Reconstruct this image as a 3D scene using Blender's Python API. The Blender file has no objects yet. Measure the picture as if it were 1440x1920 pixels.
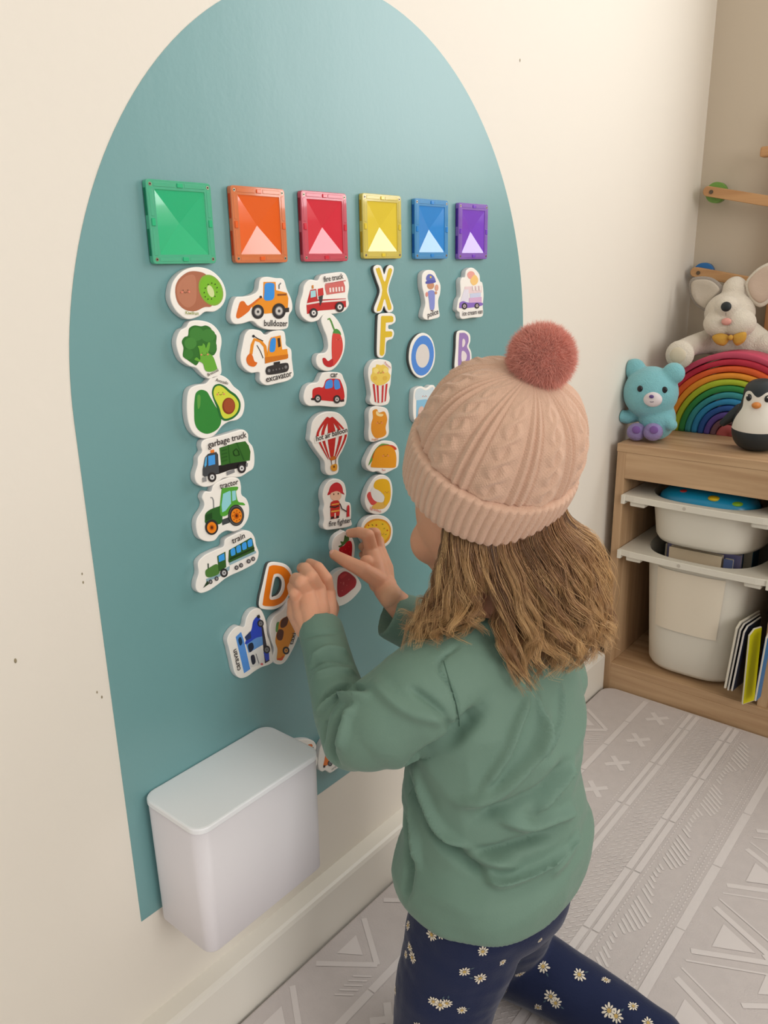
import bpy, bmesh, math, random
import numpy as np
from mathutils import Vector, Matrix, noise as mnoise
from mathutils.geometry import tessellate_polygon
from mathutils.bvhtree import BVHTree
random.seed(7); np.random.seed(7)
scene = bpy.context.scene
COL = scene.collection

# ------------------------------------------------------------------ camera, light, exposure
CAM = np.array([0.6748, 0.0150, 0.9071]); YAW, PITCH, ROLL, FPX = 0.692869, -0.299042, -0.019436, 1498.6375
def _basis():
    f = np.array([-math.sin(YAW)*math.cos(PITCH), math.cos(YAW)*math.cos(PITCH), math.sin(PITCH)])
    r = np.cross(f, [0, 0, 1.]); r /= np.linalg.norm(r); u = np.cross(r, f)
    return f, r*math.cos(ROLL)+u*math.sin(ROLL), -r*math.sin(ROLL)+u*math.cos(ROLL)
CF, CR, CU = _basis()
cd = bpy.data.cameras.new('camera'); cam = bpy.data.objects.new('camera', cd); COL.objects.link(cam)
cd.sensor_fit = 'HORIZONTAL'; cd.sensor_width = 36.0; cd.lens = FPX*36.0/1440.0; cd.clip_start = 0.02
M = Matrix.Identity(4)
for i in range(3):
    M[i][0], M[i][1], M[i][2], M[i][3] = CR[i], CU[i], -CF[i], CAM[i]
cam.matrix_world = M; scene.camera = cam

W = bpy.data.worlds.new('room_daylight'); scene.world = W; W.use_nodes = True
bg = W.node_tree.nodes['Background']; bg.inputs[0].default_value = (0.97, 0.97, 0.96, 1); bg.inputs[1].default_value = 0.58
def area(name, loc, target, sx, sy, power, color):
    l = bpy.data.lights.new(name, 'AREA'); l.shape = 'RECTANGLE'; l.size = sx; l.size_y = sy; l.energy = power; l.color = color
    o = bpy.data.objects.new(name, l); COL.objects.link(o); o.location = loc
    o.rotation_euler = (Vector(target)-Vector(loc)).to_track_quat('-Z', 'Y').to_euler(); return o
area('window_daylight', (0.95, 1.940, 1.62), (0.95, 0.9, 1.62), 1.02, 1.06, 15, (0.95, 0.975, 1.0))
area('room_fill_light', (2.80, 0.1, 1.5), (0.0, 0.1, 1.5), 1.4, 1.3, 29, (1.0, 0.985, 0.97))  # added fill light from the right side, no window there
scene.view_settings.view_transform = 'Standard'; scene.view_settings.look = 'None'
scene.view_settings.exposure = 0.0; scene.view_settings.gamma = 1.0; scene.view_settings.use_curve_mapping = False

# ------------------------------------------------------------------ measuring: turns a point of the photograph into a place in the room
def ray(x, y): return CF+((x-720)/FPX)*CR-((y-960)/FPX)*CU
def at(x, y, dep): return Vector(CAM+ray(x, y)*dep)
def onx(x, y, X=0.0):
    d = ray(x, y); return Vector(CAM+d*((X-CAM[0])/d[0]))
def ony(x, y, Y):
    d = ray(x, y); return Vector(CAM+d*((Y-CAM[1])/d[1]))
def onz(x, y, Z):
    d = ray(x, y); return Vector(CAM+d*((Z-CAM[2])/d[2]))

# ------------------------------------------------------------------ materials
def lin(c):
    return tuple((v/12.92 if v <= 0.04045 else ((v+0.055)/1.055)**2.4) for v in (x/255.0 for x in c))
_m = {}
def mat(name, rgb, rough=0.5, spec=0.5, coat=0.0, bump=None, var=None, sheen=0.0, sss=0.0, trans=0.0, metal=0.0, emit=None, ior=1.45):
    """rgb in 0-255 display values; bump=(scale, strength, distance); var=(scale, amount)"""
    if name in _m: return _m[name]
    m = bpy.data.materials.new(name); m.use_nodes = True; _m[name] = m
    nt = m.node_tree; b = nt.nodes['Principled BSDF']; c = lin(rgb)
    b.inputs['Base Color'].default_value = (*c, 1); b.inputs['Roughness'].default_value = rough
    b.inputs['Specular IOR Level'].default_value = spec; b.inputs['Coat Weight'].default_value = coat
    b.inputs['Metallic'].default_value = metal; b.inputs['IOR'].default_value = ior
    b.inputs['Transmission Weight'].default_value = trans
    if sheen: b.inputs['Sheen Weight'].default_value = sheen; b.inputs['Sheen Roughness'].default_value = 0.4
    if sss:
        b.inputs['Subsurface Weight'].default_value = sss; b.inputs['Subsurface Radius'].default_value = (1.0, 0.35, 0.2); b.inputs['Subsurface Scale'].default_value = 0.006
    tc = nt.nodes.new('ShaderNodeTexCoord')
    if var:
        n = nt.nodes.new('ShaderNodeTexNoise'); n.inputs['Scale'].default_value = var[0]; n.inputs['Detail'].default_value = 4
        nt.links.new(tc.outputs['Object'], n.inputs['Vector'])
        mx = nt.nodes.new('ShaderNodeMix'); mx.data_type = 'RGBA'
        a = var[1]; mx.inputs['A'].default_value = (*[min(1, v*(1-a)) for v in c], 1); mx.inputs['B'].default_value = (*[min(1, v*(1+a)) for v in c], 1)
        nt.links.new(n.outputs['Fac'], mx.inputs['Factor']); nt.links.new(mx.outputs['Result'], b.inputs['Base Color'])
    if bump:
        n = nt.nodes.new('ShaderNodeTexNoise'); n.inputs['Scale'].default_value = bump[0]; n.inputs['Detail'].default_value = 3
        nt.links.new(tc.outputs['Object'], n.inputs['Vector'])
        bp = nt.nodes.new('ShaderNodeBump'); bp.inputs['Strength'].default_value = bump[1]; bp.inputs['Distance'].default_value = bump[2]
        nt.links.new(n.outputs['Fac'], bp.inputs['Height']); nt.links.new(bp.outputs['Normal'], b.inputs['Normal'])
    return m
def wood(name, dark, light, axis=0, rough=0.45, scale=1.0):
    m = bpy.data.materials.new(name); m.use_nodes = True; nt = m.node_tree; b = nt.nodes['Principled BSDF']
    b.inputs['Roughness'].default_value = rough
    tc = nt.nodes.new('ShaderNodeTexCoord'); mp = nt.nodes.new('ShaderNodeMapping')
    s = [38*scale, 38*scale, 38*scale]; s[axis] = 2.2*scale; mp.inputs['Scale'].default_value = s
    nt.links.new(tc.outputs['Object'], mp.inputs['Vector'])
    n = nt.nodes.new('ShaderNodeTexNoise'); n.inputs['Scale'].default_value = 1.6; n.inputs['Detail'].default_value = 6; n.inputs['Distortion'].default_value = 0.5
    nt.links.new(mp.outputs['Vector'], n.inputs['Vector'])
    r = nt.nodes.new('ShaderNodeValToRGB'); r.color_ramp.elements[0].position = 0.3; r.color_ramp.elements[1].position = 0.72
    r.color_ramp.elements[0].color = (*lin(dark), 1); r.color_ramp.elements[1].color = (*lin(light), 1)
    nt.links.new(n.outputs['Fac'], r.inputs['Fac']); nt.links.new(r.outputs['Color'], b.inputs['Base Color'])
    bp = nt.nodes.new('ShaderNodeBump'); bp.inputs['Strength'].default_value = 0.1; bp.inputs['Distance'].default_value = 0.001
    nt.links.new(n.outputs['Fac'], bp.inputs['Height']); nt.links.new(bp.outputs['Normal'], b.inputs['Normal'])
    return m

# ------------------------------------------------------------------ objects and meshes
def tag(o, label=None, cat=None, group=None, kind=None):
    if label: o['label'] = label
    if cat: o['category'] = cat
    if group: o['group'] = group
    if kind: o['kind'] = kind
    return o
def thing(name, label, cat, loc=(0, 0, 0), group=None):
    o = bpy.data.objects.new(name, None); COL.objects.link(o); o.location = loc; o.empty_display_size = 0.02
    return tag(o, label, cat, group)
def link(name, me, mats=None, parent=None, smooth=False, world=True):
    o = bpy.data.objects.new(name, me); COL.objects.link(o)
    for m in (mats if isinstance(mats, (list, tuple)) else ([mats] if mats else [])): me.materials.append(m)
    if smooth and len(me.polygons): me.polygons.foreach_set('use_smooth', [True]*len(me.polygons))
    if parent:
        o.parent = parent
        if world:                     # vertices given in room coordinates
            root = parent
            mw = Matrix.Identity(4); chain = []
            while root: chain.append(root); root = root.parent
            for c in reversed(chain): mw = mw @ c.matrix_basis
            o.matrix_basis = mw.inverted()
    return o
def mesh(name, V, F):
    me = bpy.data.meshes.new(name); me.from_pydata([tuple(v) for v in V], [], F); me.update(); return me
def bmm(bm, name='m'):
    me = bpy.data.meshes.new(name); bm.to_mesh(me); bm.free(); return me
def add_box(bm, lo, hi, bev=0.0, seg=2, rot=None, piv=None):
    r = bmesh.ops.create_cube(bm, size=1.0); vs = r['verts']
    c = [(a+b)/2 for a, b in zip(lo, hi)]; s = [abs(b-a) for a, b in zip(lo, hi)]
    bmesh.ops.scale(bm, vec=s, verts=vs); bmesh.ops.translate(bm, vec=c, verts=vs)
    if bev:
        es = list({e for v in vs for e in v.link_edges})
        g = bmesh.ops.bevel(bm, geom=es, offset=bev, segments=seg, affect='EDGES', profile=0.5); vs = list({v for f in g['faces'] for v in f.verts} | {v for v in vs if v.is_valid})
    if rot is not None: bmesh.ops.rotate(bm, cent=piv or c, matrix=rot, verts=vs)
    return vs
def box(name, lo, hi, m, parent=None, bev=0.0, seg=2, rot=None, piv=None):
    bm = bmesh.new(); add_box(bm, lo, hi, bev, seg, rot, piv); return link(name, bmm(bm, name), m, parent)
def add_ball(bm, c, r, sub=3, rot=None):
    r = (r, r, r) if isinstance(r, (int, float)) else r
    g = bmesh.ops.create_icosphere(bm, subdivisions=sub, radius=1.0)['verts']
    bmesh.ops.scale(bm, vec=r, verts=g)
    if rot is not None: bmesh.ops.rotate(bm, cent=(0, 0, 0), matrix=rot, verts=g)
    bmesh.ops.translate(bm, vec=c, verts=g); return g
def ball(name, c, r, m, parent=None, sub=3, rot=None):
    bm = bmesh.new(); add_ball(bm, c, r, sub, rot); return link(name, bmm(bm, name), m, parent, smooth=True)
def add_cyl(bm, a, b, r1, r2=None, seg=24):
    a = Vector(a); b = Vector(b); r2 = r1 if r2 is None else r2; d = b-a
    g = bmesh.ops.create_cone(bm, cap_ends=True, segments=seg, radius1=r1, radius2=r2, depth=d.length)['verts']
    q = d.to_track_quat('Z', 'Y').to_matrix(); bmesh.ops.rotate(bm, cent=(0, 0, 0), matrix=q, verts=g)
    bmesh.ops.translate(bm, vec=(a+b)/2, verts=g); return g
def cyl(name, a, b, r1, m, parent=None, r2=None, seg=24, smooth=True):
    bm = bmesh.new(); add_cyl(bm, a, b, r1, r2, seg); o = link(name, bmm(bm, name), m, parent)
    if smooth:
        for p in o.data.polygons: p.use_smooth = len(p.vertices) == 4
    return o
def add_loft(bm, rings, cap=True):
    """rings: lists of points, all the same count"""
    rv = [[bm.verts.new(p) for p in r] for r in rings]; n = len(rv[0])
    for a, b in zip(rv, rv[1:]):
        for i in range(n): bm.faces.new((a[i], a[(i+1) % n], b[(i+1) % n], b[i]))
    if cap: bm.faces.new(rv[0][::-1]); bm.faces.new(rv[-1])
    return rv
def ell(c, u, v, a, b, n=40, p=2.0):
    c = Vector(c); u = Vector(u).normalized(); v = Vector(v).normalized(); out = []
    for i in range(n):
        t = 2*math.pi*i/n; x, y = math.cos(t), math.sin(t)
        out.append(c+u*a*math.copysign(abs(x)**(2/p), x)+v*b*math.copysign(abs(y)**(2/p), y))
    return out
def add_chain(bm, pts, seg=20):
    """balls joined by tapered tubes; pts = [(point, radius)...]"""
    for (p, r) in pts: add_ball(bm, p, r, 3)
    for (p, r), (q, s) in zip(pts, pts[1:]):
        if (Vector(p)-Vector(q)).length > 1e-5: add_cyl(bm, p, q, r, s, seg)
def spline(pts, k=6, closed=False):
    P = [Vector(p) for p in pts]; n = len(P); out = []
    rng = range(n) if closed else range(n-1)
    for i in rng:
        if closed: a, b, c, d = P[(i-1) % n], P[i], P[(i+1) % n], P[(i+2) % n]
        else: a, b, c, d = P[max(i-1, 0)], P[i], P[i+1], P[min(i+2, n-1)]
        for j in range(k):
            t = j/k; out.append(0.5*((2*b)+(c-a)*t+(2*a-5*b+4*c-d)*t*t+(3*b-a-3*c+d)*t**3))
    if not closed: out.append(P[-1])
    return out
def evaluated(o, drop=True):
    dg = bpy.context.evaluated_depsgraph_get(); me = bpy.data.meshes.new_from_object(o.evaluated_get(dg), depsgraph=dg)
    if drop:
        d = o.data; bpy.data.objects.remove(o)
        (bpy.data.meshes if isinstance(d, bpy.types.Mesh) else bpy.data.curves).remove(d)
    me.materials.clear(); return me
def remeshed(bm, voxel, smooth=4, fac=0.5, cutters=()):
    o = bpy.data.objects.new('tmp', bmm(bm)); COL.objects.link(o)
    r = o.modifiers.new('r', 'REMESH'); r.mode = 'VOXEL'; r.voxel_size = voxel; r.adaptivity = 0
    if smooth: s = o.modifiers.new('s', 'SMOOTH'); s.iterations = smooth; s.factor = fac
    cs = []
    for cb in cutters:
        c = bpy.data.objects.new('cut', bmm(cb)); COL.objects.link(c); cs.append(c)
        b = o.modifiers.new('b', 'BOOLEAN'); b.operation = 'DIFFERENCE'; b.object = c; b.solver = 'EXACT'
    me = evaluated(o)
    for c in cs: d = c.data; bpy.data.objects.remove(c); bpy.data.meshes.remove(d)
    return me
def get_co(me):
    a = np.empty(len(me.vertices)*3, np.float32); me.vertices.foreach_get('co', a); return a.reshape(-1, 3).astype(float)
def get_no(me):
    a = np.empty(len(me.vertices)*3, np.float32); me.vertices.foreach_get('normal', a); return a.reshape(-1, 3).astype(float)
def set_co(me, co): me.vertices.foreach_set('co', co.astype(np.float32).ravel()); me.update()
def bvh_of(me):
    return BVHTree.FromPolygons([v.co for v in me.vertices], [tuple(p.vertices) for p in me.polygons])

# ------------------------------------------------------------------ the room
FZ = -0.014                                                 # hard floor under the play mat
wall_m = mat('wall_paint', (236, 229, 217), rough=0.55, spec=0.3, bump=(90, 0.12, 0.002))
YW = 1.965
def struct(o): o['kind'] = 'structure'; return o
struct(box('wall_left', (-0.1, -1.6, FZ), (0, YW+0.1, 2.4), wall_m))
struct(box('wall_back', (0, YW, FZ), (2.9, YW+0.1, 2.4), mat('wall_paint_shaded', (200, 186, 166), rough=0.6, spec=0.3, bump=(90, 0.12, 0.002))))  # shade of the window wall is put into this darker colour
struct(box('wall_right', (2.9, -1.6, FZ), (3.0, YW+0.1, 2.4), wall_m))
struct(box('ceiling', (-0.1, -1.6, 2.4), (3.0, YW+0.1, 2.5), mat('ceiling_paint', (240, 238, 232), rough=0.7)))
struct(box('floor', (-0.1, -1.6, FZ-0.06), (2.9, YW+0.1, FZ), wood('dark_floor', (70, 60, 52), (96, 84, 72), axis=1)))
white_gloss = mat('skirting_gloss', (236, 231, 220), rough=0.32, spec=0.5)
bm = bmesh.new()                                            # skirting board with a sloped top
sec = [(0, FZ), (0.0275, FZ), (0.0275, 0.071), (0.0255, 0.0765), (0.0215, 0.0785), (0.0, 0.0800)]
add_loft(bm, [[Vector((x, y, z)) for x, z in sec] for y in (-1.6, 1.552)])
bmesh.ops.recalc_face_normals(bm, faces=bm.faces)
struct(link('baseboard_left', bmm(bm), white_gloss))
struct(box('baseboard_back', (0.68, 1.948, FZ), (2.9, YW, 0.08), white_gloss, bev=0.003))
# window in the back wall, beside the picture, that the daylight comes through
bm = bmesh.new()
for lo, hi in (((0.38, 1.945, 1.03), (1.52, YW, 1.08)), ((0.38, 1.945, 2.16), (1.52, YW, 2.21)), ((0.38, 1.945, 1.08), (0.43, YW, 2.16)), ((1.47, 1.945, 1.08), (1.52, YW, 2.16))): add_box(bm, lo, hi, 0.004)
struct(link('window_1', bmm(bm), white_gloss))
# little marks on the paint
mk = mat('paint_scuff', (150, 138, 112), rough=0.8)
bm = bmesh.new()
for (x, y, r) in ((975, 113, .0012), (29, 1239, .0013), (182, 1298, .0008), (191, 1307, .0009), (154, 1076, .0007), (156, 1092, .0008)):
    c = onx(x, y, 0.0002); add_ball(bm, c, (0.0003, r, r*1.9), 2)
o = link('trim_1', bmm(bm), mk); struct(o)

# ------------------------------------------------------------------ teal arch sticker on the wall
def arch_mat():
    m = mat('teal_vinyl', (112, 160, 162), rough=0.36, spec=0.8, coat=0.35, var=(3.0, 0.03)); nt = m.node_tree; b = nt.nodes['Principled BSDF']; b.inputs['Coat Roughness'].default_value = 0.38
    tc = nt.nodes.new('ShaderNodeTexCoord'); n = nt.nodes.new('ShaderNodeTexNoise'); n.inputs['Scale'].default_value = 9; n.inputs['Detail'].default_value = 5
    mp = nt.nodes.new('ShaderNodeMapping'); mp.inputs['Scale'].default_value = (1, 1.5, 0.7)
    nt.links.new(tc.outputs['Object'], mp.inputs['Vector']); nt.links.new(mp.outputs['Vector'], n.inputs['Vector'])
    n2 = nt.nodes.new('ShaderNodeTexNoise'); n2.inputs['Scale'].default_value = 160; nt.links.new(tc.outputs['Object'], n2.inputs['Vector'])
    ad = nt.nodes.new('ShaderNodeMath'); ad.operation = 'MULTIPLY_ADD'; ad.inputs[1].default_value = 0.12
    nt.links.new(n2.outputs['Fac'], ad.inputs[0]); nt.links.new(n.outputs['Fac'], ad.inputs[2])
    bp = nt.nodes.new('ShaderNodeBump'); bp.inputs['Strength'].default_value = 0.22; bp.inputs['Distance'].default_value = 0.004
    nt.links.new(ad.outputs[0], bp.inputs['Height']); nt.links.new(bp.outputs['Normal'], b.inputs['Normal'])
    return m
AY0, AW, AZB, AZS, ARZ = 0.3898, 0.8034, 0.2127, 0.7764, 0.4306
pts = [(AY0, AZB), (AY0+AW, AZB)]
for i in range(0, 97):
    t = math.pi*i/96; pts.append((AY0+AW/2+AW/2*math.cos(t), AZS+ARZ*math.sin(t)))
bm = bmesh.new(); add_loft(bm, [[Vector((x, y, z)) for y, z in pts] for x in (0.0, 0.0006)])
bmesh.ops.recalc_face_normals(bm, faces=bm.faces)
tag(link('wall_sticker', bmm(bm), arch_mat()), 'big teal arch-shaped magnetic sticker on the cream wall', 'wall sticker')

# ------------------------------------------------------------------ play mat
mat_m = mat('mat_foam', (203, 194, 191), rough=0.6, spec=0.35, bump=(420, 0.35, 0.0015), var=(55, 0.06))
matt = thing('play_mat', 'large grey foam play mat with pale tribal pattern covering the floor', 'play mat', (0, 0, FZ))
def rrect(x0, y0, x1, y1, r, n=8):
    out = []
    for cx, cy, a0 in ((x1-r, y0+r, -90), (x1-r, y1-r, 0), (x0+r, y1-r, 90), (x0+r, y0+r, 180)):
        for i in range(n+1):
            a = math.radians(a0+90*i/n); out.append((cx+r*math.cos(a), cy+r*math.sin(a)))
    return out
bm = bmesh.new(); B = []
for z, ins in ((FZ, 0.002), (-0.006, 0.0), (-0.002, 0.0012), (0.0, 0.004)):
    B.append([Vector((x, y, z)) for x, y in rrect(0.031+ins, -1.3+ins, 2.2-ins, 1.556-ins, 0.028)])
add_loft(bm, B); bmesh.ops.recalc_face_normals(bm, faces=bm.faces)
link('mat_body', bmm(bm), mat_m, matt)
V = []; F = []
def poly(pts):
    i = len(V); z = 0.0003+0.000013*(len(F) % 37); V.extend((x, y, z) for x, y in pts); F.append(tuple(range(i, i+len(pts))))
def bar(x0, y0, x1, y1, w):
    d = Vector((x1-x0, y1-y0)); d.normalize(); n = Vector((-d.y, d.x))*w/2
    poly([(x0+n.x, y0+n.y), (x0-n.x, y0-n.y), (x1-n.x, y1-n.y), (x1+n.x, y1+n.y)])
Y0, Y1 = -0.6, 1.545
def dashes(x, w, L, gap, off=0):
    y = Y0+off
    while y < Y1: bar(x, y, x, min(y+L, Y1), w); y += L+gap
def motif(X):                                               # the mat's pattern repeats across its width
    dashes(X+0.132, 0.011, 0.10, 0.002)
    y = Y0+0.03
    while y < Y1-0.03:
        bar(X+0.176-0.017, y-0.017, X+0.176+0.017, y+0.017, 0.010)
        for s in (1, -1): bar(X+0.176+s*0.0036, y-s*0.0036, X+0.176+s*0.017, y-s*0.017, 0.010)
        y += 0.098
    for x, w in ((0.226, 0.009), (0.240, 0.009), (0.304, 0.010), (0.318, 0.010)): dashes(X+x, w, 0.145, 0.003, 0.05*x)
    for x in (0.214, 0.2505, 0.329, 0.384, 0.391, 0.398): dashes(X+x, 0.002, 0.0045, 0.0035)
    rr = random.Random(3); y = Y0
    while y < Y1-0.03:                                       # weave of short strokes between the bands
        for x in (0.262, 0.272, 0.282, 0.292):
            bar(X+x, y, X+x+0.006, y+0.008, 0.002)
        y += 0.0125
    y = Y0
    while y < Y1-0.05:                                       # slanted strokes
        for k in range(7):
            h = 0.020+0.012*math.sin((y+k*0.01)*40); bar(X+0.338, y+k*0.011, X+0.338+h, y+k*0.011-h*0.9, 0.004)
        y += 0.085
    dashes(X+0.410, 0.013, 0.155, 0.0025)
    y = Y0
    while y < Y1-0.14:                                       # big triangles with chevrons around them
        poly([(X+0.455, y+0.02), (X+0.505, y+0.045), (X+0.455, y+0.07)])
        bar(X+0.435, y-0.005, X+0.535, y+0.045, 0.009); bar(X+0.535, y+0.045, X+0.435, y+0.095, 0.009)
        bar(X+0.435, y-0.025, X+0.55, y+0.03, 0.003); bar(X+0.55, y+0.06, X+0.435, y+0.115, 0.003)
        for k in range(8): bar(X+0.54, y-0.03+k*0.015, X+0.556, y-0.018+k*0.015, 0.003)
        y += 0.155
    y = Y0+0.06
    while y < Y1-0.08 and X >= 0:
        poly([(X+0.056, y+0.02), (X+0.056, y+0.06), (X+0.086, y+0.04)])
        bar(X+0.045, y-0.01, X+0.112, y+0.04, 0.008); bar(X+0.112, y+0.04, X+0.045, y+0.09, 0.008)
        for k in range(5): bar(X+0.098, y-0.03+k*0.009, X+0.118, y-0.015+k*0.009, 0.0025)
        y += 0.145
motif(0.0); motif(0.47); motif(0.94); motif(1.41)
V2 = [v for v in V]
link('printed_pattern', mesh('pattern', V2, F), mat('mat_print', (220, 212, 209), rough=0.6, spec=0.3), matt)

# ------------------------------------------------------------------ oak toy storage unit
oakH = wood('oak_horizontal', (176, 140, 104), (206, 172, 134), axis=0)
oakV = wood('oak_vertical', (176, 140, 104), (204, 170, 132), axis=2)
UX0, UX1, UY0, UY1, UZ = 0.020, 0.955, 1.56, 1.945, 0.55
unit = thing('storage_unit', 'low oak veneer toy storage unit with white pull-out trays against the back wall', 'shelf unit', (UX0, UY0, FZ))
T = 0.018
box('side_panel', (UX0, UY0, FZ), (UX0+T, UY1, UZ-0.017), oakV, unit, 0.0008)
box('side_panel', (UX1-T, UY0, FZ), (UX1, UY1, UZ-0.017), oakV, unit, 0.0008)
for x in (0.343, 0.640): box('divider', (x, UY0+0.006, 0.055), (x+T, UY1-0.004, 0.478), oakV, unit, 0.0008)
box('top_panel', (UX0-0.001, UY0-0.001, UZ-0.017), (UX1, UY1, UZ), oakH, unit, 0.0012)
box('top_rail', (UX0+T, UY0+0.0005, 0.478), (UX1-T, UY0+0.018, UZ-0.017), oakH, unit, 0.0008)
box('bottom_shelf', (UX0+T, UY0+0.001, 0.037), (UX1-T, UY1-0.004, 0.055), oakH, unit, 0.0008)
box('plinth', (UX0+T, UY0+0.0005, FZ), (UX1-T, UY0+0.018, 0.037), oakH, unit, 0.0005)
box('back_panel', (UX0+T, UY1-0.004, 0.055), (UX1-T, UY1, UZ-0.017), oakV, unit)
tray_m = mat('tray_plastic', (226, 220, 206), rough=0.4, spec=0.5)
def tray(name, label, x0, x1, ztop, zbot, y0=1.552, y1=1.925, group=None, labelled=False):
    t = thing(name, label, 'tray', ((x0+x1)/2, y0, zbot), group)
    cx, cy = (x0+x1)/2, (y0+y1)/2
    def ring(a, b, z, p=3.4, n=64): return ell((cx, cy, z), (1, 0, 0), (0, 1, 0), a, b, n, p)
    A, Bb = (x1-x0)/2-0.031, (y1-y0)/2-0.011
    taper = 0.016 if ztop-zbot > 0.15 else 0.010
    h = ztop-0.006-zbot
    outer = [(A-taper-0.02, Bb-taper-0.02, zbot), (A-taper-0.005, Bb-taper-0.005, zbot+0.003), (A-taper, Bb-taper, zbot+0.012)] + [(A-taper*(1-k/5), Bb-taper*(1-k/5), zbot+0.012+(h-0.012)*k/5) for k in range(1, 6)]
    bm = bmesh.new(); w = 0.0025
    rings = [ring(a, b, z) for a, b, z in outer]+[ring(a-w, b-w, z+(0.003 if i > 1 else 0.003)) for i, (a, b, z) in reversed(list(enumerate(outer)))]
    add_loft(bm, rings); bmesh.ops.recalc_face_normals(bm, faces=bm.faces)
    link('tray_body', bmm(bm), tray_m, t, smooth=True)
    # flange: rounded rectangle with an elliptical hole, and a lip down its front
    bm = bmesh.new(); n = 64; ro = []
    for i in range(n):
        a = 2*math.pi*i/n; c, s = math.cos(a), math.sin(a); k = 1/max(abs(c)/((x1-x0)/2), abs(s)/((y1-y0)/2)); X, Y = c*k, s*k
        ro.append((cx+X, cy+Y-0.0))
    def bow(x): return -0.006*(1-((x-cx)/((x1-x0)/2))**2)
    O = lambda z, ins=0: [Vector((cx+(x-cx)*(1-ins/0.15), y+(bow(x) if y < cy-0.05 else 0)+(ins if y < cy else -ins), z)) for x, y in ro]
    I = lambda z: ring(A-0.001, Bb-0.001, z)
    add_loft(bm, [I(ztop-0.006), O(ztop-0.013), O(ztop-0.001), O(ztop, 0.001), I(ztop), I(ztop-0.006)], cap=False)
    bmesh.ops.remove_doubles(bm, verts=bm.verts, dist=1e-6); bmesh.ops.recalc_face_normals(bm, faces=bm.faces)
    link('rim', bmm(bm), tray_m, t)
    for sx in (-1, 1):
        xx = cx+sx*((x1-x0)/2-0.032); box('bracket', (xx-0.016, y0+0.004, ztop-0.024), (xx+0.016, y0+0.06, ztop-0.012), tray_m, t, 0.003)
        xe = cx+sx*((x1-x0)/2-0.003); bm = bmesh.new()
        add_box(bm, (xe-0.004, y0-0.002, ztop-0.02), (xe+0.004, y0+0.04, ztop-0.001), 0.001); link('runner', bmm(bm), tray_m, t)
    c = Vector((cx-0.02, y0-0.0062, ztop-0.007)); cyl('moulded_mark', c, c+Vector((0, 0.0012, 0)), 0.0035, mat('tray_mark', (196, 188, 174)), t)
    if labelled:
        bm = bmesh.new(); a, b = A-0.004, Bb-0.004; R = []
        for z in (0.165, 0.300):
            R.append([p-Vector((0, 0.0012, 0)) for p in ring(a+0.0015-(0.292-z)*0.06, b+0.0035-(0.292-z)*0.06, z, n=160) if p.y < cy and cx-0.072 < p.x < cx+0.068])
        R = [sorted(r, key=lambda p: p.x) for r in R]; m_ = min(len(r) for r in R); vs = [[bm.verts.new(p) for p in r[:m_]] for r in R]
        for i in range(m_-1): bm.faces.new((vs[0][i], vs[0][i+1], vs[1][i+1], vs[1][i]))
        link('blank_label', bmm(bm), mat('label_paper', (232, 220, 200), rough=0.7), t, smooth=True)
    return t
TX0, TX1 = 0.0395, 0.3415
tray('shallow_tray', 'shallow white plastic tray holding a blue toy, upper of the two', TX0, TX1, 0.446, 0.347)
tray('deep_tray', 'deep white plastic tray full of board books, below the shallow one', TX0, TX1, 0.326, 0.062, labelled=True)
# blue toy in the upper tray
toy = thing('toy_case', 'bright blue rounded plastic toy with coloured buttons in the upper tray', 'toy', (0.19, 1.66, 0.36))
bm = bmesh.new()
prof = [(0.02, 0.356), (0.088, 0.357), (0.090, 0.366), (0.098, 0.395), (0.099, 0.428), (0.095, 0.446), (0.082, 0.458), (0.05, 0.465), (0.01, 0.468)]
add_loft(bm, [ell((0.1905, 1.634, z), (1, 0, 0), (0, 1, 0), a, a*0.62, 48, 2.4) for a, z in prof]); bmesh.ops.recalc_face_normals(bm, faces=bm.faces)
link('case_shell', bmm(bm), mat('toy_blue', (28, 150, 196), rough=0.25, spec=0.6), toy, smooth=True)
bm = bmesh.new(); add_loft(bm, [ell((0.1905, 1.634, z), (1, 0, 0), (0, 1, 0), a, a*0.62, 48, 2.4) for a, z in ((0.0985, 0.434), (0.1003, 0.437), (0.0985, 0.440))], cap=False)
link('seam_band', bmm(bm), mat('toy_blue_dark', (18, 110, 168), rough=0.3), toy, smooth=True)
for x, y, z, r, c, nm in ((0.212, 1.590, 0.457, 0.012, (232, 196, 40), 'yellow'), (0.252, 1.600, 0.451, 0.013, (150, 200, 50), 'green'), (0.150, 1.60, 0.459, 0.009, (220, 70, 70), 'red')):
    b_ = ball('button', (x, y, z), (r, r, r*0.45), mat('button_'+nm, c, rough=0.3), toy); b_['label'] = nm+' button'
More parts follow.
